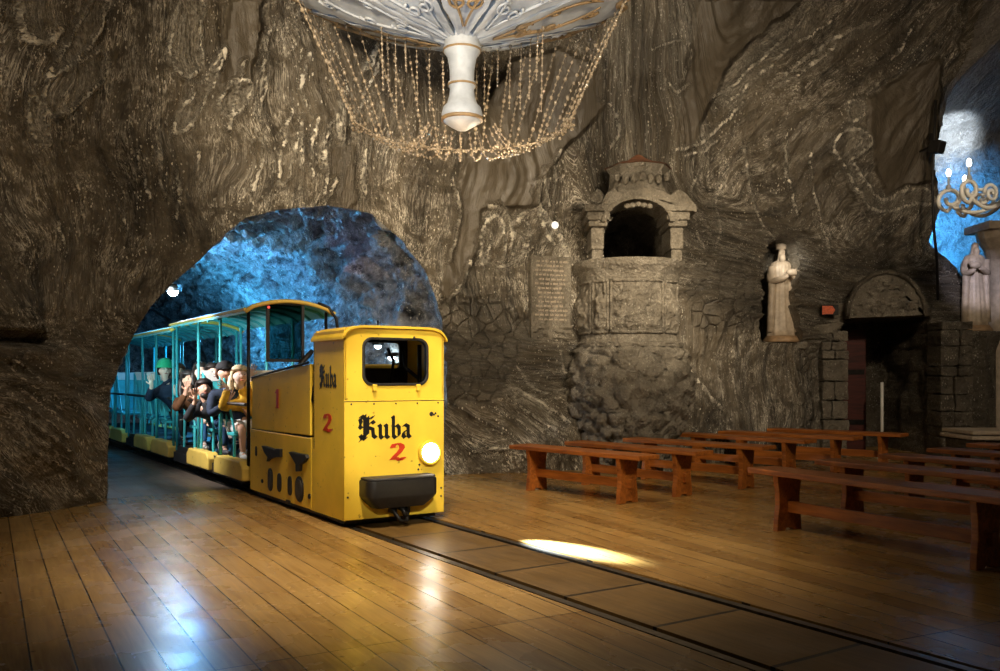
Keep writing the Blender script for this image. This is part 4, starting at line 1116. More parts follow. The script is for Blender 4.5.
d0 = Vector((.49, -.87, 0)).normalized()
for i, (a, b) in enumerate(cs):
    a = Vector((*a, 0)); d = d0 if i == 0 else Vector((math.cos(math.radians(-58)), math.sin(math.radians(-58)), 0))
    c = a+d*.81; r = b1 if i == 0 else copy_tree(b1); r.location = c; r.rotation_euler = (0, 0, math.atan2(d.y, d.x)); tag(r, lb[i], 'bench', GN)
# ================================================================== PULPIT  (centre px 628, column against the wall)
pc = Vector(((629-500)*11.72/F, 11.72, 0)); PR = .665
def wz(py, Y=11.3): return CH-(py-HZ)*Y/F
pul = empty('stone_pulpit', pc); tag(pul, 'carved round salt pulpit with panelled tub and canopy on the back wall', 'pulpit')
def rough_lathe(name, prof, n, par, mat, amp=0.0, fr=5.0, sq=None):
    bm = bmesh.new(); bm_lathe(bm, prof, n)
    if amp:
        co = np.array([v.co for v in bm.verts]); nv = fbm(co[:, 0]*fr, co[:, 1]*fr, co[:, 2]*fr, 3)
        for v, q in zip(bm.verts, nv):
            rr = math.hypot(v.co.x, v.co.y)
            if rr > 1e-4: v.co.x += v.co.x/rr*amp*q; v.co.y += v.co.y/rr*amp*q
    return autosmooth(obj(name, bm, mat, par), 50)
zt, zb, zl = wz(262), wz(345), wz(428)
# foot of heaped boulders: rounded swelling mass
prof = []
for k in range(46):
    t = k/45; z = -.03+t*(zb+.03-.0)
    r = .38+.36*sstep(-.15, .72, t)-.09*sstep(.75, 1, t) if t < .96 else .66; r = float(r)
    prof.append((r, z))
bm = bmesh.new(); bm_lathe(bm, prof, 120)
co = np.array([v.co for v in bm.verts]); an = np.arctan2(co[:, 1], co[:, 0])
# boulder relief from cell distances
rs = np.random.RandomState(5); cells = np.stack([rs.uniform(-PI, 0.2, 95), rs.uniform(0, zb, 95)], -1)
dd = np.sqrt(((an[:, None]-cells[None, :, 0])*.7)**2+(co[:, 2][:, None]-cells[None, :, 1])**2); ds = np.sort(dd, 1)
relief = np.clip((ds[:, 1]-ds[:, 0])*2.0, 0, .13)+.04*fbm(co[:, 0]*7, co[:, 1]*7, co[:, 2]*7, 3)
fade = sstep(zb, zb-.08, co[:, 2])
for v, q, f_ in zip(bm.verts, relief, fade):
    rr = math.hypot(v.co.x, v.co.y); v.co.x += v.co.x/rr*q*f_; v.co.y += v.co.y/rr*q*f_
obj('boulder_foot', bm, 'stone', pul, True)
tub = rough_lathe('tub', [(.70, zb-.02), (.71, zb+.03), (.655, zb+.06), (.64, zb+.10), (.64, zt-.20), (.66, zt-.16), (.67, zt-.10), (.70, zt-.08), (.72, zt-.02), (.72, zt+.03), (.60, zt+.03)], 64, pul, 'stone', .012, 6)
# framed relief panels round the tub
def on_tub(a, z, r): return Vector((r*math.cos(a), r*math.sin(a), z))
for k, (a0, a1) in enumerate(((-178, -146), (-142, -122), (-118, -58), (-54, -30))):
    a0, a1 = math.radians(a0), math.radians(a1); z0, z1 = zb+.16, zt-.25; bm = bmesh.new(); m_ = 8
    def strip(aa, zz, r, w):  # frame bars
        pass
    for (p, q) in (((a0, z0), (a1, z0)), ((a0, z1), (a1, z1)), ((a0, z0), (a0, z1)), ((a1, z0), (a1, z1))):
        pts = [on_tub(p[0]+(q[0]-p[0])*t/m_, p[1]+(q[1]-p[1])*t/m_, .652) for t in range(m_+1)]; bm_tube(bm, pts, .022, 6)
    fr_ = obj('panel_frame', bm, 'stone', pul, True)
    bm = bmesh.new(); rs = np.random.RandomState(20+k); gx, gz = 30, 40
    vs = []
    for i in range(gx+1):
        for j in range(gz+1):
            a = a0+(a1-a0)*i/gx; z = z0+(z1-z0)*j/gz; u_, v_ = (i/gx-.5), (j/gz-.5)
            e = min(1, 8*min(.5-abs(u_), .5-abs(v_)))
            q = .075*max(0, ridge(a*3.2*.64+k, z*3.2, 3.0, 2)-.7)*e+.05*e*math.exp(-((u_*2.6)**2+(v_*2.0)**2)*2)+.02*e*math.cos(u_*22)*math.cos(v_*16)*.4
            vs.append(bm.verts.new(on_tub(a, z, .642+float(q))))
    for i in range(gx):
        for j in range(gz): bm.faces.new((vs[i*(gz+1)+j], vs[(i+1)*(gz+1)+j], vs[(i+1)*(gz+1)+j+1], vs[i*(gz+1)+j+1]))
    obj('relief', bm, 'stone', fr_, True)
# canopy: two side brackets with capitals, arch, drum and pointed roof
Yc = pc.y-.42
def cp_(px, py, dy=0.0): return Vector(((px-500)*Yc/F-pc.x, Yc-pc.y+dy, CH-(py-HZ)*Yc/F))
can = empty('canopy'); can.parent = pul
def flatpoly(name, pts, y0, y1, mat, par, bv=.01):
    P = [cp_(*p) for p in pts]; bm = bmesh.new(); bm_prism(bm, [(p.x, y0, p.z) for p in P], (0, y1-y0, 0)); o = obj(name, bm, mat, par); bevel(o, bv, 2, 25); return o
for (x0, x1, xo) in ((590, 604, -1), (668, 684, 1)):
    xc = (x0+x1)/2
    bm = bmesh.new()
    for (ya, yb, w, pr_) in ((262, 250, 5.5, .22), (250, 228, 6.5, .24), (228, 222, 9.5, .30), (222, 214, 11.5, .34), (214, 207, 14.0, .38)):
        A, B = cp_(xc-w, ya), cp_(xc+w, yb); bm_box(bm, (A.x, -pr_-.25, A.z), (B.x, .15, B.z))
    o = obj('bracket_capital', bm, 'stone', can); bevel(o, .02, 3)
    bm = bmesh.new(); c = cp_(xc+xo*2, 199); 
    sp_ = [(c.x+.085*(1-t/14*.75)*math.cos(xo*t*.62+PI/2), -.52, c.z+.085*(1-t/14*.75)*math.sin(xo*t*.62+PI/2)) for t in range(15)]
    bm_tube(bm, sp_, .03, 8); bm_ball(bm, (c.x, -.50, c.z), .075, 2); obj('scroll', bm, 'stone', can, True)
# arch moulding (two steps)
def arch_pts(cx, cy, rx, ry, a0=180, a1=0, n=24): return [(cx+rx*math.cos(math.radians(a0+(a1-a0)*k/n)), cy-ry*math.sin(math.radians(a0+(a1-a0)*k/n))) for k in range(n+1)]
for (ri, ro, yf) in ((1.0, 1.16, -.62), (1.16, 1.30, -.56)):
    inn = arch_pts(636, 224, 31*ri, 22*ri); out = arch_pts(636, 224, 31*ro, 22*ro)
    flatpoly('arch_moulding', inn+out[::-1], yf, .12, 'stone', can, .008)
# cornice above the arch
flatpoly('cornice', [(600,207),(604,197),(612,190),(618,196),(628,192),(645,190),(660,193),(668,198),(676,192),(684,197),(694,209),(694,215),(676,208),(660,203),(638,200),(616,204),(604,215)], -.60, .12, 'stone', can, .012)
bm = bmesh.new(); w_, z0, z1 = .40, cp_(640, 193).z, cp_(640, 166).z; xc = cp_(641, 180).x
bm_lathe(bm, [(.41, z0-.06), (.43, z0), (.41, z0+.05), (.385, z0+.09), (.37, z1-.06), (.40, z1-.02), (.42, z1+.02)], 8, (xc, -.17, 0))
rm = obj('drum', bm, 'stone', can); bevel(rm, .015, 2)
bm = bmesh.new(); bm_lathe(bm, [(.44, z1+.02), (.36, z1+.05), (.22, z1+.09), (.12, z1+.14), (.05, z1+.19), (0, z1+.21)], 8, (xc, -.17, 0)); obj('pointed_roof', bm, 'redroof', can)
bm = bmesh.new(); 
for k in range(-3, 4): bm_ball(bm, (xc+k*.105, -.55+abs(k)*.02, (z0+z1)/2+.02*math.cos(k*2)), 1, 2, (.045, .05, .07))
obj('garland', bm, 'stone', can, True)
bm = bmesh.new(); c = cp_(636, 207); 
for k in range(-2, 3): bm_ball(bm, (c.x+k*.07, -.60, c.z+.0-abs(k)*.012), 1, 2, (.045, .05, .035))
obj('keystone_carving', bm, 'stone', can, True)

# ================================================================== INSCRIPTION TABLET
def wall_at(px, py):
    d = (PX1[..., 0]-px)**2+(PX1[..., 1]-py)**2+np.where((UU < U_L) | (P1[..., 1] < 2), 1e9, 0); i = np.unravel_index(np.argmin(d), d.shape); return Vector(P1[i])
A, B = wall_at(531, 340), wall_at(577, 340); ctr = (wall_at(551, 260)+wall_at(551, 340))/2
ang = math.atan2(B.y-A.y, B.x-A.x); Yt = ctr.y-.06
tb = empty('inscription_tablet', (ctr.x, Yt, 0), ang); tag(tb, 'flat stone tablet with worn engraved lines left of the pulpit', 'tablet')
z0, z1 = CH-(349-HZ)*Yt/F, CH-(256-HZ)*Yt/F; hw = .285
bm = bmesh.new(); bm_box(bm, (-hw, 0, z0), (hw, .22, z1)); o = obj('slab', bm, 'stone', tb); bevel(o, .015, 2)
bm = bmesh.new(); rs = np.random.RandomState(2)
for k in range(15):
    z = z1-.07-k*.058; x = -hw+.05+rs.uniform(0, .06)
    if z < z0+.35: break
    end = hw-.05-rs.uniform(0, .10)
    while x < end:
        w = rs.uniform(.02, .07); h = rs.uniform(.012, .018)
        q = x
        while q < min(x+w, end): bm_box(bm, (q, -.004, z-h), (q+.006, .002, z+h*rs.uniform(.3, 1))); q += .013
        x += w+.02
obj('engraved_lettering', bm, 'marble', tb)
bm = bmesh.new()
for k in range(16): bm_ball(bm, (rs.uniform(-hw+.05, hw-.05), .0, z0+rs.uniform(.04, .30)), 1, 2, (rs.uniform(.03, .09), .04, rs.uniform(.02, .05)))
obj('carved_relief', bm, 'stone', tb, True)
# ledge block right of it / under
# ================================================================== STATUES
def statue(name, base, H_, label, pal='marble', crown=True, mirror=1):
    r = empty(name, base); tag(r, label, 'statue'); k = H_/1.55
    def fold(a, z): return 1+.07*math.cos(9*a+2*math.sin(z*3))*max(0, 1-z/(1.0*k))+.03*math.cos(17*a)
    bm = bmesh.new(); bm_lathe(bm, [(.27*k, .0), (.28*k, .03*k), (.25*k, .07*k), (.23*k, .10*k), (.0, .105*k)], 20); bm.verts.ensure_lookup_table()
    obj('plinth', bm, 'statue_base', r, True)
    bm = bmesh.new(); bm_lathe(bm, [(.22*k, .10*k), (.215*k, .2*k), (.19*k, .5*k), (.17*k, .75*k), (.145*k, .92*k), (.16*k, 1.05*k), (.175*k, 1.17*k), (.15*k, 1.24*k), (.07*k, 1.28*k), (.0, 1.29*k)], 72, (0, 0, 0), fold)
    for v in bm.verts: v.co.y *= .72
    obj('robe', bm, pal, r, True)
    g = G(); a = g.add((0, 0, 1.14*k), (.15*k, .11*k)); n = g.add((0, 0, 1.27*k), .055*k, a); h0 = g.add((0, -.015*k, 1.355*k), (.06*k, .065*k), n); h1 = g.add((0, -.01*k, 1.42*k), (.072*k, .08*k), h0); g.add((0, 0, 1.48*k), .05*k, h1)
    g.add((0, -.10*k, 1.40*k), .012*k, h1)
    for q in (-1, 1):
        s1 = g.add((q*.16*k, 0, 1.18*k), .07*k, a); e = g.add((q*.20*k, -.06*k, .94*k), .06*k, s1); w = g.add((q*.08*k+mirror*.05*k, -.21*k, 1.0*k+q*.02), .045*k, e); g.add((q*.02*k+mirror*.07*k, -.23*k, 1.03*k), .035*k, w)
    skinmesh('figure', g.v, g.e, g.r, pal, r)
    bm = bmesh.new(); bm_ball(bm, (0, -.075*k, 1.31*k), 1, 2, (.05*k, .045*k, .085*k)); obj('beard', bm, pal, r, True)
    if crown:
        bm = bmesh.new(); n_ = 24; zc = 1.475*k
        bm_lathe(bm, [(.078*k, zc-.02*k), (.080*k, zc+.03*k), (.086*k, zc+.095*k), (.078*k, zc+.095*k), (.070*k, zc)], n_)
        for q in range(8): a = q*PI/4; bm_ball(bm, (.083*k*math.cos(a), .083*k*math.sin(a), zc+.105*k), .020*k, 1)
        obj('crown', bm, pal, r, True)
    bm = bmesh.new(); bm_ball(bm, (mirror*.10*k, -.24*k, 1.07*k), 1, 2, (.10*k, .06*k, .06*k)); bm_ball(bm, (mirror*.17*k, -.24*k, 1.10*k), .04*k, 2); obj('held_model', bm, pal, r, True)
    bm = bmesh.new(); pts = [(-.14*k, -.10*k, 1.2*k), (-.02*k, -.15*k, .98*k), (.13*k, -.10*k, .8*k)]; bm_tube(bm, [(q*.17*k+.0, -.06*k, z*k) for q, z in ((-1, 1.18), (-.95, .8), (-1.05, .45), (-1.1, .16))], [.05*k, .06*k, .055*k, .06*k], 8)
    bm_tube(bm, [(q*.17*k+.0, -.06*k, z*k) for q, z in ((1, 1.18), (.95, .8), (1.05, .45), (1.1, .16))], [.05*k, .06*k, .055*k, .06*k], 8); obj('cloak', bm, pal, r, True)
    return r
nb = wall_at(781, 352); Yn = nb.y+.30
sb = Vector(((781-500)*Yn/F, Yn, CH-(342.5-HZ)*Yn/F))
stat = statue('niche_statue', sb, 1.52*(105/1.52)*Yn/F/ (1.06), 'pale crowned and bearded figure statue standing in the arched wall niche')
bm = bmesh.new(); bm_box(bm, (-.34, -.16, -.10), (.36, .44, .0)); o = obj('niche_ledge', bm, 'stone', None); bevel(o, .02, 2); o.location = sb; tag(o, 'stone ledge under the crowned statue in the niche', 'ledge')
# jambs of the niche
# ================================================================== DOORWAY: tympanum, lintel, stacked piers, red door leaf, pole, sign
Yd = wall_at(836, 360).y-.04
def dpt(px, py, Y=None): Y = Y or Yd; return Vector(((px-500)*Y/F, Y, CH-(py-HZ)*Y/F))
def face_poly(name, pts, th, mat, par=None, Y=None, bv=.015):
    Y = Y or Yd; bm = bmesh.new(); P = [dpt(*p, Y) for p in pts]; o0 = P[0].copy()
    bm_prism(bm, [p for p in P], (0, th, 0)); o = obj(name, bm, mat, par); bevel(o, bv, 2, 25); return o
ty = [(849,318)]+[(887+38*math.cos(math.radians(180-k*180/20)), 316-43*math.sin(math.radians(180-k*180/20))) for k in range(21)]+[(927,315)]
tymp = face_poly('door_tympanum', ty, .35, 'stone', None, Yd-.46); tag(tymp, 'half-round carved stone panel above the dark doorway', 'stone panel')
bm = bmesh.new(); rs = np.random.RandomState(9)
for k in range(34):
    a = rs.uniform(.1, PI-.1); q = math.sqrt(rs.uniform(0, .75)); p = dpt(887+36*q*math.cos(a), 312-38*q*math.sin(a), Yd-.46); bm_ball(bm, p, 1, 2, (rs.uniform(.03, .11), .035, rs.uniform(.02, .06)))
obj('carving', bm, 'stone', tymp, True)
bm = bmesh.new(); bm_tube(bm, [dpt(887+39*math.cos(math.radians(180-k*9)), 316-44*math.sin(math.radians(180-k*9)), Yd-.49) for k in range(21)], .035, 8); obj('arch_rim', bm, 'stone_dark', tymp, True)
lin = face_poly('trim_1', [(843,312),(932,309),(932,316),(880,318),(846,321)], .3, 'stone_dark', None, Yd-.13); struct(lin)
def pier(name, x0, x1, ytop, label, seed, mat='stone'):
    r = empty(name, dpt((x0+x1)/2, HZ, Yd-.02)*1.0); r.location.z = 0; tag(r, label, 'stone pier'); rs = np.random.RandomState(seed)
    z = -.0; ztop = dpt(x0, ytop).z; w = (x1-x0)*Yd/F; k = 0
    while z < ztop-.02:
        h = min(rs.uniform(.13, .34), ztop-z); ncol = rs.choice([1, 2, 2]); xs_ = [-w/2]+([] if ncol == 1 else [rs.uniform(-w*.15, w*.15)])+[w/2]
        for a, b in zip(xs_, xs_[1:]):
            bm = bmesh.new(); j = rs.uniform(-.02, .02); bm_box(bm, (a+.006+rs.uniform(-.01, .01), -.22+j, z+.005), (b-.006+rs.uniform(-.01, .01), .25, z+h-.005)); bmesh.ops.subdivide_edges(bm, edges=bm.edges[:], cuts=2, use_grid_fill=True)
            for v in bm.verts: v.co += Vector((rs.uniform(-1, 1), rs.uniform(-1, 1), rs.uniform(-1, 1)))*.010
            o = obj('stone_block', bm, mat, r); bevel(o, .018, 2, 40)
        z += h
    return r
pier('stone_pier', 817, 843, 330, 'stacked stone block pier left of the dark doorway', 4)
pier('stone_pier', 934, 966, 322, 'stacked stone block pier right of the dark doorway', 8, 'stone_dark')
cap_ = face_poly('pier_capital', [(812,306),(848,302),(847,314),(842,328),(834,334),(818,334),(812,326)], .4, 'stone', None, Yd-.26, .03); tag(cap_, 'rounded bracket stone on top of the left door pier', 'stone bracket')
Yi = Yd+.55
rd = empty('red_door', dpt(855, HZ, Yi)); rd.location.z = 0; tag(rd, 'dark red wooden door leaf standing open inside the doorway', 'door')
A, B = dpt(845, 330, Yi), dpt(867, 330, Yi); w = B.x-A.x
bm = bmesh.new(); bm_box(bm, (-w/2, 0, .01), (w/2, .05, A.z)); o = obj('door_leaf', bm, 'darkred', rd); bevel(o, .008, 2)
for z in (.5, 1.3): bm = bmesh.new(); bm_box(bm, (-w/2+.03, -.012, z-.04), (w/2-.03, .0, z+.04)); obj('strap_hinge', bm, 'blackm', rd)
bm = bmesh.new(); bm_tube(bm, [(0, 0, .0), (0, 0, 1.14)], .022, 10); bm_lathe(bm, [(.12, 0), (.12, .02), (.03, .05)], 16); o = obj('metal_pole', bm, 'white', None, True); p = dpt(882, HZ, Yd-.25); o.location = (p.x, p.y, 0); tag(o, 'thin pale upright pole standing in front of the dark doorway', 'pole')
sg = empty('wall_sign', dpt(830, 310, Yd-.46)); tag(sg, 'small dark and orange-red sign on the rock left of the door arch', 'sign')
bm = bmesh.new(); bm_box(bm, (-.125, 0, -.075), (.13, .012, .08)); bevel(obj('board', bm, 'blackm', sg), .004, 1)
bm = bmesh.new(); bm_box(bm, (-.115, -.006, -.065), (.035, .0, .06)); bm_prism(bm, [(.035, -.006, -.065), (.075, -.006, .0), (.035, -.006, .06)], (0, .006, 0)); obj('red_field', bm, 'sign_red', sg)
bm = bmesh.new(); bm_box(bm, (-.03, 0, -.03), (.03, .30, .03)); obj('bracket', bm, 'blackm', sg)
# passage rock bulge inside the doorway
# ================================================================== RIGHT ALCOVE
Ya = 13.95
ra = statue('alcove_statue', Vector(((974-500)*Ya/F, Ya, CH-(332-HZ)*Ya/F)), 100*Ya/F/1.06, 'pale robed statue at the right edge under the hanging scroll lamp', 'marble', False, -1)
pb = Vector(((975-500)*Ya/F, Ya, 0)); bm = bmesh.new(); zt_ = CH-(332-HZ)*Ya/F; bm_lathe(bm, [(.34, 0), (.34, .12), (.32, .2), (.30, .5), (.30, zt_-.3), (.36, zt_-.12), (.40, zt_-.05), (.40, zt_)], 8)
o = obj('statue_pedestal', bm, 'stone_dark', None); o.location = pb; bevel(o, .02, 2); tag(o, 'dark stone pedestal carrying the statue at the right edge', 'pedestal')
col = empty('white_column', ((1000-500)*14.3/F, 14.3, 0)); tag(col, 'pale stone column with a capital cut by the right edge of the picture', 'column')
bm = bmesh.new(); zc0, zc1 = 0, CH-(232-HZ)*14.3/F; bm_lathe(bm, [(.26, 0), (.26, .2), (.19, .3), (.17, zc1-.5), (.19, zc1-.45)], 20); obj('shaft', bm, 'marble', col, True)
bm = bmesh.new(); bm_lathe(bm, [(.19, zc1-.46), (.24, zc1-.3), (.34, zc1-.12), (.36, zc1)], 16); bm_box(bm, (-.38, -.38, zc1), (.38, .38, zc1+.12)); obj('capital', bm, 'marble', col)
# altar step at the far right
sl_ = empty('low_platform', (6.05, 11.4, 0)); tag(sl_, 'low pale slab-topped platform at the right edge behind the last bench', 'platform')
bm = bmesh.new(); bm_box(bm, (.05, .05, .0), (1.6, .8, .40)); bevel(obj('plinth', bm, 'stone_dark', sl_), .015, 2)
for k in range(2):
    bm = bmesh.new(); bm_box(bm, (k*.03, k*.04, .41+k*.065), (1.65, .85, .46+k*.065)); bevel(obj('slab', bm, 'marble', sl_), .01, 2)
# small spotlight with its cable
sp = empty('spotlight', at(937, 147, 13.1)); tag(sp, 'small black spotlight box on the edge of the blue alcove', 'spotlight')
bm = bmesh.new(); bm_box(bm, (-.075, -.09, -.09), (.075, .09, .09)); o = obj('housing', bm, 'black', sp); bevel(o, .012, 2); o.rotation_euler = (.2, .1, .5)
bm = bmesh.new(); bm_tube(bm, [(0, 0, 0), (-.05, .2, .03), (-.08, .6, .04)], .018, 8); bm_box(bm, (-.11, -.02, .09), (-.07, .02, .2)); obj('bracket', bm, 'blackm', sp)
bm = bmesh.new(); cb = [at(936, 100, 13.1), at(933.5, 150, 13.15), at(932.5, 190, 13.3), at(934, 230, 13.4), at(937, 262, 13.5), at(938, 300, 13.55)]; bm_tube(bm, cb, .022, 8)
o = obj('power_cable', bm, 'black', None, True); tag(o, 'black cable running down the rock edge beside the blue alcove', 'cable')
wl = wall_at(556, 226); bm = bmesh.new(); bm_ball(bm, (0, 0, 0), .045, 3); o = empty('wall_lamp', wl+Vector((-.01, -.06, 0))); tag(o, 'tiny round white lamp on the rock above the inscription', 'lamp'); q_ = obj('globe', bm, 'lamp_small', o, True)
bm = bmesh.new(); bm_lathe(bm, [(.05, 0), (.05, .08)], 16); [setattr(v, 'co', Vector((v.co.x, v.co.z, v.co.y))) for v in bm.verts]; obj('socket', bm, 'white', o)

# ================================================================== CHANDELIERS
YC = 8.0; XC = (462-500)*YC/F
def cz(py): return CH-(py-HZ)*YC/F
ch = empty('salt_chandelier', (XC, YC, 0)); tag(ch, 'huge white carved salt chandelier with crystal strands hanging at the top', 'chandelier')
bm = bmesh.new()
bm_lathe(bm, [(0, cz(131)), (.05, cz(130)), (.11, cz(126)), (.165, cz(122)), (.185, cz(115)), (.17, cz(108)), (.135, cz(104)), (.115, cz(96)), (.108, cz(88)), (.125, cz(86)), (.125, cz(83)), (.108, cz(81)), (.112, cz(70)), (.13, cz(58)), (.165, cz(52)), (.165, cz(47)), (.15, cz(44)), (.17, cz(38)), (.12, cz(20)), (.08, 7.6)], 40)
obj('stem', bm, 'plasterw', ch, True)
for (a, b, r) in ((52, 50, .172), (86.5, 84.5, .130), (121, 118, .188)):
    bm = bmesh.new(); bm_lathe(bm, [(r-.02, cz(a)), (r, cz(a)), (r, cz(b)), (r-.02, cz(b))], 40); obj('stem_ring', bm, 'rim', ch, True)
zh = cz(42); K1 = .30; RO = 1.60
def bowl(r): return zh+K1*r*(1+.12*r)-.04
NP = 8
for k in range(NP):
    a0 = 2*PI*k/NP+.10; da = 2*PI/NP
    bm = bmesh.new(); nr, na = 26, 16; top, bot = [], []
    for i in range(nr+1):
        r = .15+(RO-.15)*i/nr; rowT, rowB = [], []
        half = da/2-.014/r-.018*(1+math.sin(i*1.7+k))*(.2+r*.5)
        for j in range(na+1):
            t = -1+2*j/na; a = a0+t*half; rr = r*(1+(.07*math.cos(t*PI*2.5)-.05*t*t)*(i/nr)**3); z = bowl(rr)+.03*math.cos(t*PI)*min(1, r)+.018*float(noise(t*3+k*5, r*5, 1))
            rowT.append(bm.verts.new((rr*math.cos(a), rr*math.sin(a), z+.05))); rowB.append(bm.verts.new((rr*math.cos(a), rr*math.sin(a), z)))
        top.append(rowT); bot.append(rowB)
    for i in range(nr):
        for j in range(na):
            bm.faces.new((top[i][j], top[i+1][j], top[i+1][j+1], top[i][j+1])); bm.faces.new((bot[i][j], bot[i][j+1], bot[i+1][j+1], bot[i+1][j]))
    for i in range(nr): bm.faces.new((top[i][0], bot[i][0], bot[i+1][0], top[i+1][0])); bm.faces.new((top[i][na], top[i+1][na], bot[i+1][na], bot[i][na]))
    for j in range(na): bm.faces.new((top[0][j], top[0][j+1], bot[0][j+1], bot[0][j])); bm.faces.new((top[nr][j], bot[nr][j], bot[nr][j+1], top[nr][j+1]))
    pt = obj('carved_petal', bm, 'plasterw', ch); autosmooth(pt, 50)
    # brown edge beads and curled relief under the petal
    bm = bmesh.new(); pts = []
    for j in range(17):
        t = -1+2*j/16; a = a0+t*(da/2-.03); rr = RO*(1+.07*math.cos(t*PI*2.5)-.05*t*t)+.012; pts.append((rr*math.cos(a), rr*math.sin(a), bowl(rr)+.0))
    bm_tube(bm, pts, .026, 6); obj('petal_edge', bm, 'rim', pt, True)
    bm = bmesh.new()
    for sd in (-1, 1):
        pts = []
        for q in range(26):
            t = q/25; r = .28+1.0*t; a = a0+sd*(.05+.24*math.sin(t*PI*1.0))*min(1, .6+.4*t)
            pts.append((r*math.cos(a), r*math.sin(a), bowl(r)-.012))
        bm_tube(bm, pts, [.018*(1-.5*abs(2*q/25-1)) for q in range(26)], 6)
        for (rc, ac) in ((.85, .20), (1.22, .16), (.55, .12)):
            cc = []
            for q in range(14):
                w = .085*(1-q/16); th_ = q*.62*sd; r = rc+w*math.cos(th_); a = a0+sd*ac+w*math.sin(th_)/rc; cc.append((r*math.cos(a), r*math.sin(a), bowl(r)-.010))
            bm_tube(bm, cc, .014, 6)
    obj('scroll_relief', bm, 'rim' if k % 3 == 0 else 'plasterw', pt, True)
zr = 3.51; RR_ = .98
bm = bmesh.new(); rs = np.random.RandomState(11)
for k in range(130):
    a = -.1+(PI+.2)*k/130; bm_ball(bm, (RR_*math.cos(a)*(1+rs.uniform(-.03, .03)), RR_*math.sin(a)*(1+rs.uniform(-.03, .03)), zr+rs.uniform(-.05, .05)), rs.uniform(.010, .022), 1)
bm_tube(bm, [(RR_*math.cos(-.1+(PI+.2)*k/32), RR_*math.sin(-.1+(PI+.2)*k/32), zr) for k in range(33)], .006, 5)
obj('crystal_ring', bm, 'crystal', ch, True)
def strand(r0, a0, z0_, r1, a1, z1_, sag, n, name='crystal_strand', sz=.015):
    bm = bmesh.new(); pts = []
    for q in range(n+1):
        t = q/n; r = r0+(r1-r0)*t-sag*.5*math.sin(PI*t); a = a0+(a1-a0)*t; z = z0_+(z1_-z0_)*t-sag*math.sin(PI*t); pts.append(Vector((r*math.cos(a), r*math.sin(a), z)))
    for q, p in enumerate(pts): bm_ball(bm, p, sz*(1 if q % 3 else 1.45)*rs.uniform(.85, 1.1), 1, (1, 1, 1.25))
    bm_tube(bm, pts, .0035, 4); return obj(name, bm, 'crystal', ch, True)
for k in range(52):
    a = 2*PI*(k+.5)/52; r0 = RO*.96
    if math.sin(a) < -.12: continue
    strand(r0, a, bowl(r0), RR_, a+rs.uniform(-.04, .04), zr+.02, rs.uniform(.0, .12), int(rs.uniform(13, 20)))
for k in range(24):
    a = 2*PI*(k+.3)/24
    if math.sin(a) < -.1: continue
    strand(RR_, a, zr, .30, a, cz(118)-.05, .20, 13, 'crystal_strand', .012)
for k in range(34):
    a = 2*PI*(k+.1)/34
    if math.sin(a) < .05: continue
    r0 = .75; strand(r0, a, bowl(r0)-.02, r0*.98, a, zr+.35+rs.uniform(-.25, .3), .0, 11, 'crystal_strand', .012)
# partly seen scroll lamp at the right edge
Y2 = 11.0; c2 = Vector(((1012-500)*Y2/F, Y2, CH-(205-HZ)*Y2/F))
cl = empty('scroll_chandelier', c2); tag(cl, 'white scroll-armed chandelier with lit bulbs cut by the right edge', 'chandelier')
bm = bmesh.new(); bm_lathe(bm, [(0, -.18), (.05, -.15), (.07, -.08), (.04, 0), (.06, .2), (.035, .5), (.06, .8), (.02, 1.0), (.015, 4.0)], 20); obj('stem', bm, 'plasterw', cl, True)
for k in range(8):
    a = 2*PI*k/8+.35; bm = bmesh.new(); ca_, sa_ = math.cos(a), math.sin(a); pts = []
    for q in range(40):
        t = q/39
        if t < .5: r = .06+.62*(t*2); z = .10-.16*math.sin(t*2*PI*.9)
        else:
            w = (t-.5)*2; th_ = -PI/2+w*PI*2.6; rad = .16*(1-.72*w); r = .68+rad*math.cos(th_)*1.0; z = .11+rad*math.sin(th_)+.02
        pts.append((r*ca_, r*sa_, z))
    bm_tube(bm, pts, .026, 8)
    pts = []
    for q in range(24): th_ = q*.42; rad = .12*(1-q/28); pts.append(((.34+rad*math.cos(th_))*ca_, (.34+rad*math.cos(th_))*sa_, .12+rad*math.sin(th_)))
    bm_tube(bm, pts, .022, 8); ar = obj('scroll_arm', bm, 'white', cl, True)
    bm = bmesh.new(); bm_lathe(bm, [(.02, .24), (.035, .26), (.03, .30), (.014, .32), (.014, .42)], 12, (.70*ca_, .70*sa_, 0)); obj('candle_cup', bm, 'plasterw', ar, True)
    bm = bmesh.new(); bm_ball(bm, (.70*ca_, .70*sa_, .465), 1, 2, (.03, .03, .055)); obj('bulb', bm, 'lamp_white', ar, True)

# ================================================================== TUNNEL LAMPS
def lampfix(name, p, label, mat, r=.035, blue=True):
    e = empty(name, p); tag(e, label, 'lamp', 'floodlights in the tunnel')
    bm = bmesh.new(); bm_ball(bm, (0, 0, 0), r, 3); obj('bulb', bm, mat, e, True)
    bm = bmesh.new(); bm_lathe(bm, [(r*1.5, 0), (r*2.0, r*1.2), (r*1.9, r*1.25), (r*1.4, .02)], 20); bm_box(bm, (-.01, -.01, r), (.01, .01, .35)); obj('lamp_holder', bm, 'blackm', e, True); return e
tl = [ (at(173, 291, 12.9), 'bright floodlight shining at the left edge of the tunnel mouth'), (at(378, 345.5, 12.45), 'upper bright lamp seen through the locomotive windscreen'), (at(391.5, 357, 12.3), 'lower bright lamp seen through the locomotive windscreen') ]
for p, l_ in tl: lampfix('tunnel_lamp', p, l_, 'lamp_blue', .075 if p is tl[0][0] else .05)

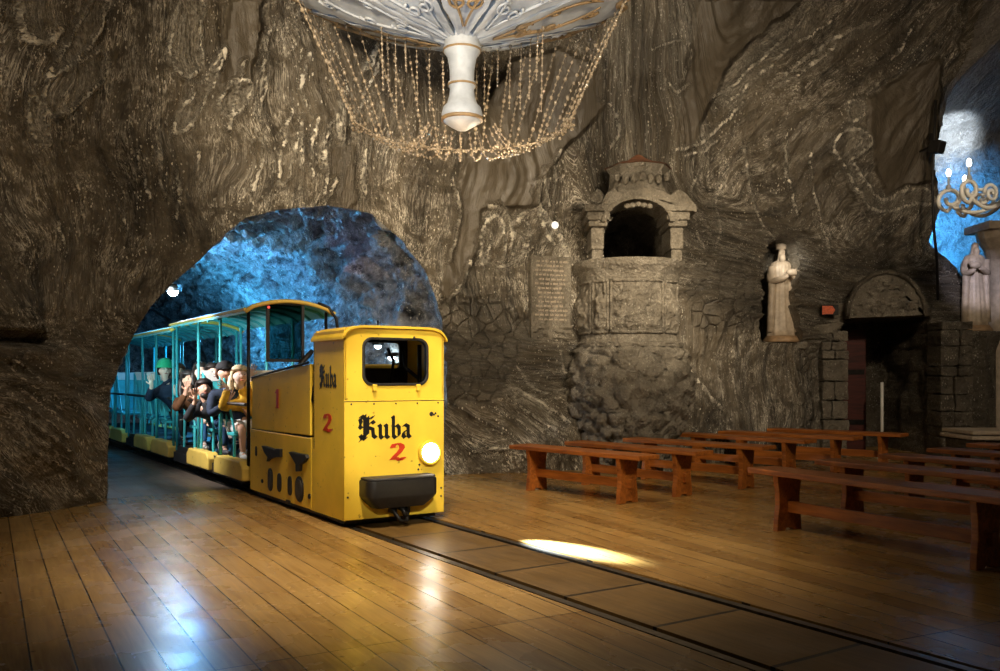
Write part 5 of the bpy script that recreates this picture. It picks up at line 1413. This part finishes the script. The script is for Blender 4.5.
# ================================================================== LIGHTS
def light(kind, name, loc, energy, col, size=.2, target=None, angle=60, blend=.5, sizey=None):
    l = bpy.data.lights.new(name, kind); l.energy = energy; l.color = col
    if kind == 'AREA':
        l.size = size
        if sizey: l.shape = 'RECTANGLE'; l.size_y = sizey
    else: l.shadow_soft_size = size
    if kind == 'SPOT': l.spot_size = math.radians(angle); l.spot_blend = blend
    o = bpy.data.objects.new(name, l); o.location = loc; C.objects.link(o)
    if target is not None: o.rotation_euler = (Vector(target)-Vector(loc)).to_track_quat('-Z', 'Y').to_euler()
    return o
WARM = (1.0, .80, .56); WARM2 = (1.0, .82, .58); BLUE = (.13, .45, 1.0); CY = (.35, .85, 1.0)
light('SPOT', 'key_wall', (-2.7, 2.6, 4.1), 2400, WARM2, .25, (-.5, 11, 4.4), 48, 1.0)
light('SPOT', 'key_wall_right', (3.6, 2.6, 4.3), 1900, WARM2, .25, (.5, 11.5, 3.0), 62, .9)
light('SPOT', 'upper_right', (3.2, 4.5, 3.6), 420, WARM, .25, (4.6, 12.5, 6.0), 52, .9)
light('POINT', 'wall_wash', (.1, 8.7, 3.1), 45, WARM2, .15)
light('SPOT', 'key_wall_left', (-2.2, 1.8, 5.2), 420, WARM, .25, (-3.9, 8.6, 3.2), 60, .9)
light('SPOT', 'fill_right', (5.0, 5.0, 4.6), 800, WARM, .25, (4.9, 13.5, 2.6), 62, .9)
light('SPOT', 'floor_fill', (-.6, 4.6, 5.6), 1500, WARM, .3, (-.6, 6.7, 0), 62, .9)  # added overhead spot to brighten the boards, has no fixture
light('SPOT', 'loco_light', (.9, 1.2, 3.4), 1500, (1, .96, .84), .15, (-.7, 7.4, .9), 15, .6)
light('SPOT', 'pulpit_light', (2.7, 7.4, 3.8), 900, WARM2, .10, (1.8, 12, 2.2), 36, .8)
light('SPOT', 'niche_light', sb+Vector((-.22, -1.1, 1.42)), 60, (1, .93, .80), .03, sb+Vector((.14, 0, 1.15)), 40, .9)
light('POINT', 'chandelier_under', (XC, YC-.1, 3.15), 8, (1.0, .66, .36), .2)
light('SPOT', 'chandelier_cool', (XC-.2, 5.6, 2.9), 130, (.50, .72, 1.0), .3, (XC, 8, 4.7), 66, .6)
# headlight beam
hp_ = T(S0-.10, PC+.305, .58)
light('SPOT', 'headlight_beam', hp_, 20000, (.72, .90, 1), .03, (.46, 6.34, 0), 14, 1.0)
# tunnel floods, then fills added for the train and its passengers
light('SPOT', 'tunnel_flood_mouth', tl[0][0]+Vector((.12, -.1, .05)), 560, (.09,.44,1.0), .06, T(14.5, 5.4, 2.5), 84, .7)
light('POINT', 'tunnel_mouth_lamp', tl[0][0]+Vector((0, -.12, -.02)), 30, (.7, .88, 1.0), .06)
light('POINT', 'tunnel_flood_b', T(14.2, 3.5, 2.75), 130, (.16, .50, 1.0), .08)
light('POINT', 'tunnel_flood_c', T(16.5, 4.6, 2.1), 200, (.08, .50, 1.0), .08)
light('POINT', 'tunnel_flood_d', T(11.2, 4.6, 2.6), 3, (.45, .40, 1.0), .08)
light('POINT', 'helmet_passenger_fill', T(12.3, 1.8, 1.75), 16, (1, .96, .92), .06)  # added fill beside the green-helmeted passenger, has no fixture
light('SPOT', 'passenger_fill', T(10.45, 1.75, 1.75), 240, (1, .96, .94), .06, T(10.75, 3.0, 1.08), 92, .7)  # added spot that brightens the passengers' faces, source unseen
light('SPOT', 'carriage_fill', T(10.6, 1.7, 1.3), 150, (.45, .92, 1.0), .06, T(13.8, 3.3, 2.1), 70, .6)  # added cyan spot to brighten carriage posts and roof undersides
# alcove
light('SPOT', 'alcove_blue', (7.7, 15.0, 3.5), 420, (.06, .40, 1.0), .08, (8.0, 16.4, 4.1), 100, .5)
light('SPOT', 'alcove_white', (7.9, 14.4, 5.2), 220, (.70, .84, 1.0), .08, (7.5, 16.2, 5.3), 84, .8)
light('SPOT', 'statue_lavender', (6.6, 11.6, 3.4), 330, (.84, .80, 1.0), .08, ra.location+Vector((0, 0, .85)), 26, .6)

w = bpy.data.worlds.new('world'); bpy.context.scene.world = w; w.use_nodes = True
w.node_tree.nodes['Background'].inputs[0].default_value = (.9, .75, .6, 1); w.node_tree.nodes['Background'].inputs[1].default_value = .02

# ================================================================== CAMERA
cam = bpy.data.cameras.new('camera'); cam.sensor_width = 36; cam.lens = 36*F/1000; cam.shift_y = (HZ-335.5)/1000
co = bpy.data.objects.new('camera', cam); co.location = (0, 0, CH); co.rotation_euler = (PI/2, 0, 0); C.objects.link(co)
bpy.context.scene.camera = co
sc = bpy.context.scene
sc.view_settings.view_transform = 'Standard'; sc.view_settings.look = 'None'; sc.view_settings.exposure = 0; sc.view_settings.gamma = 1; sc.view_settings.use_curve_mapping = False
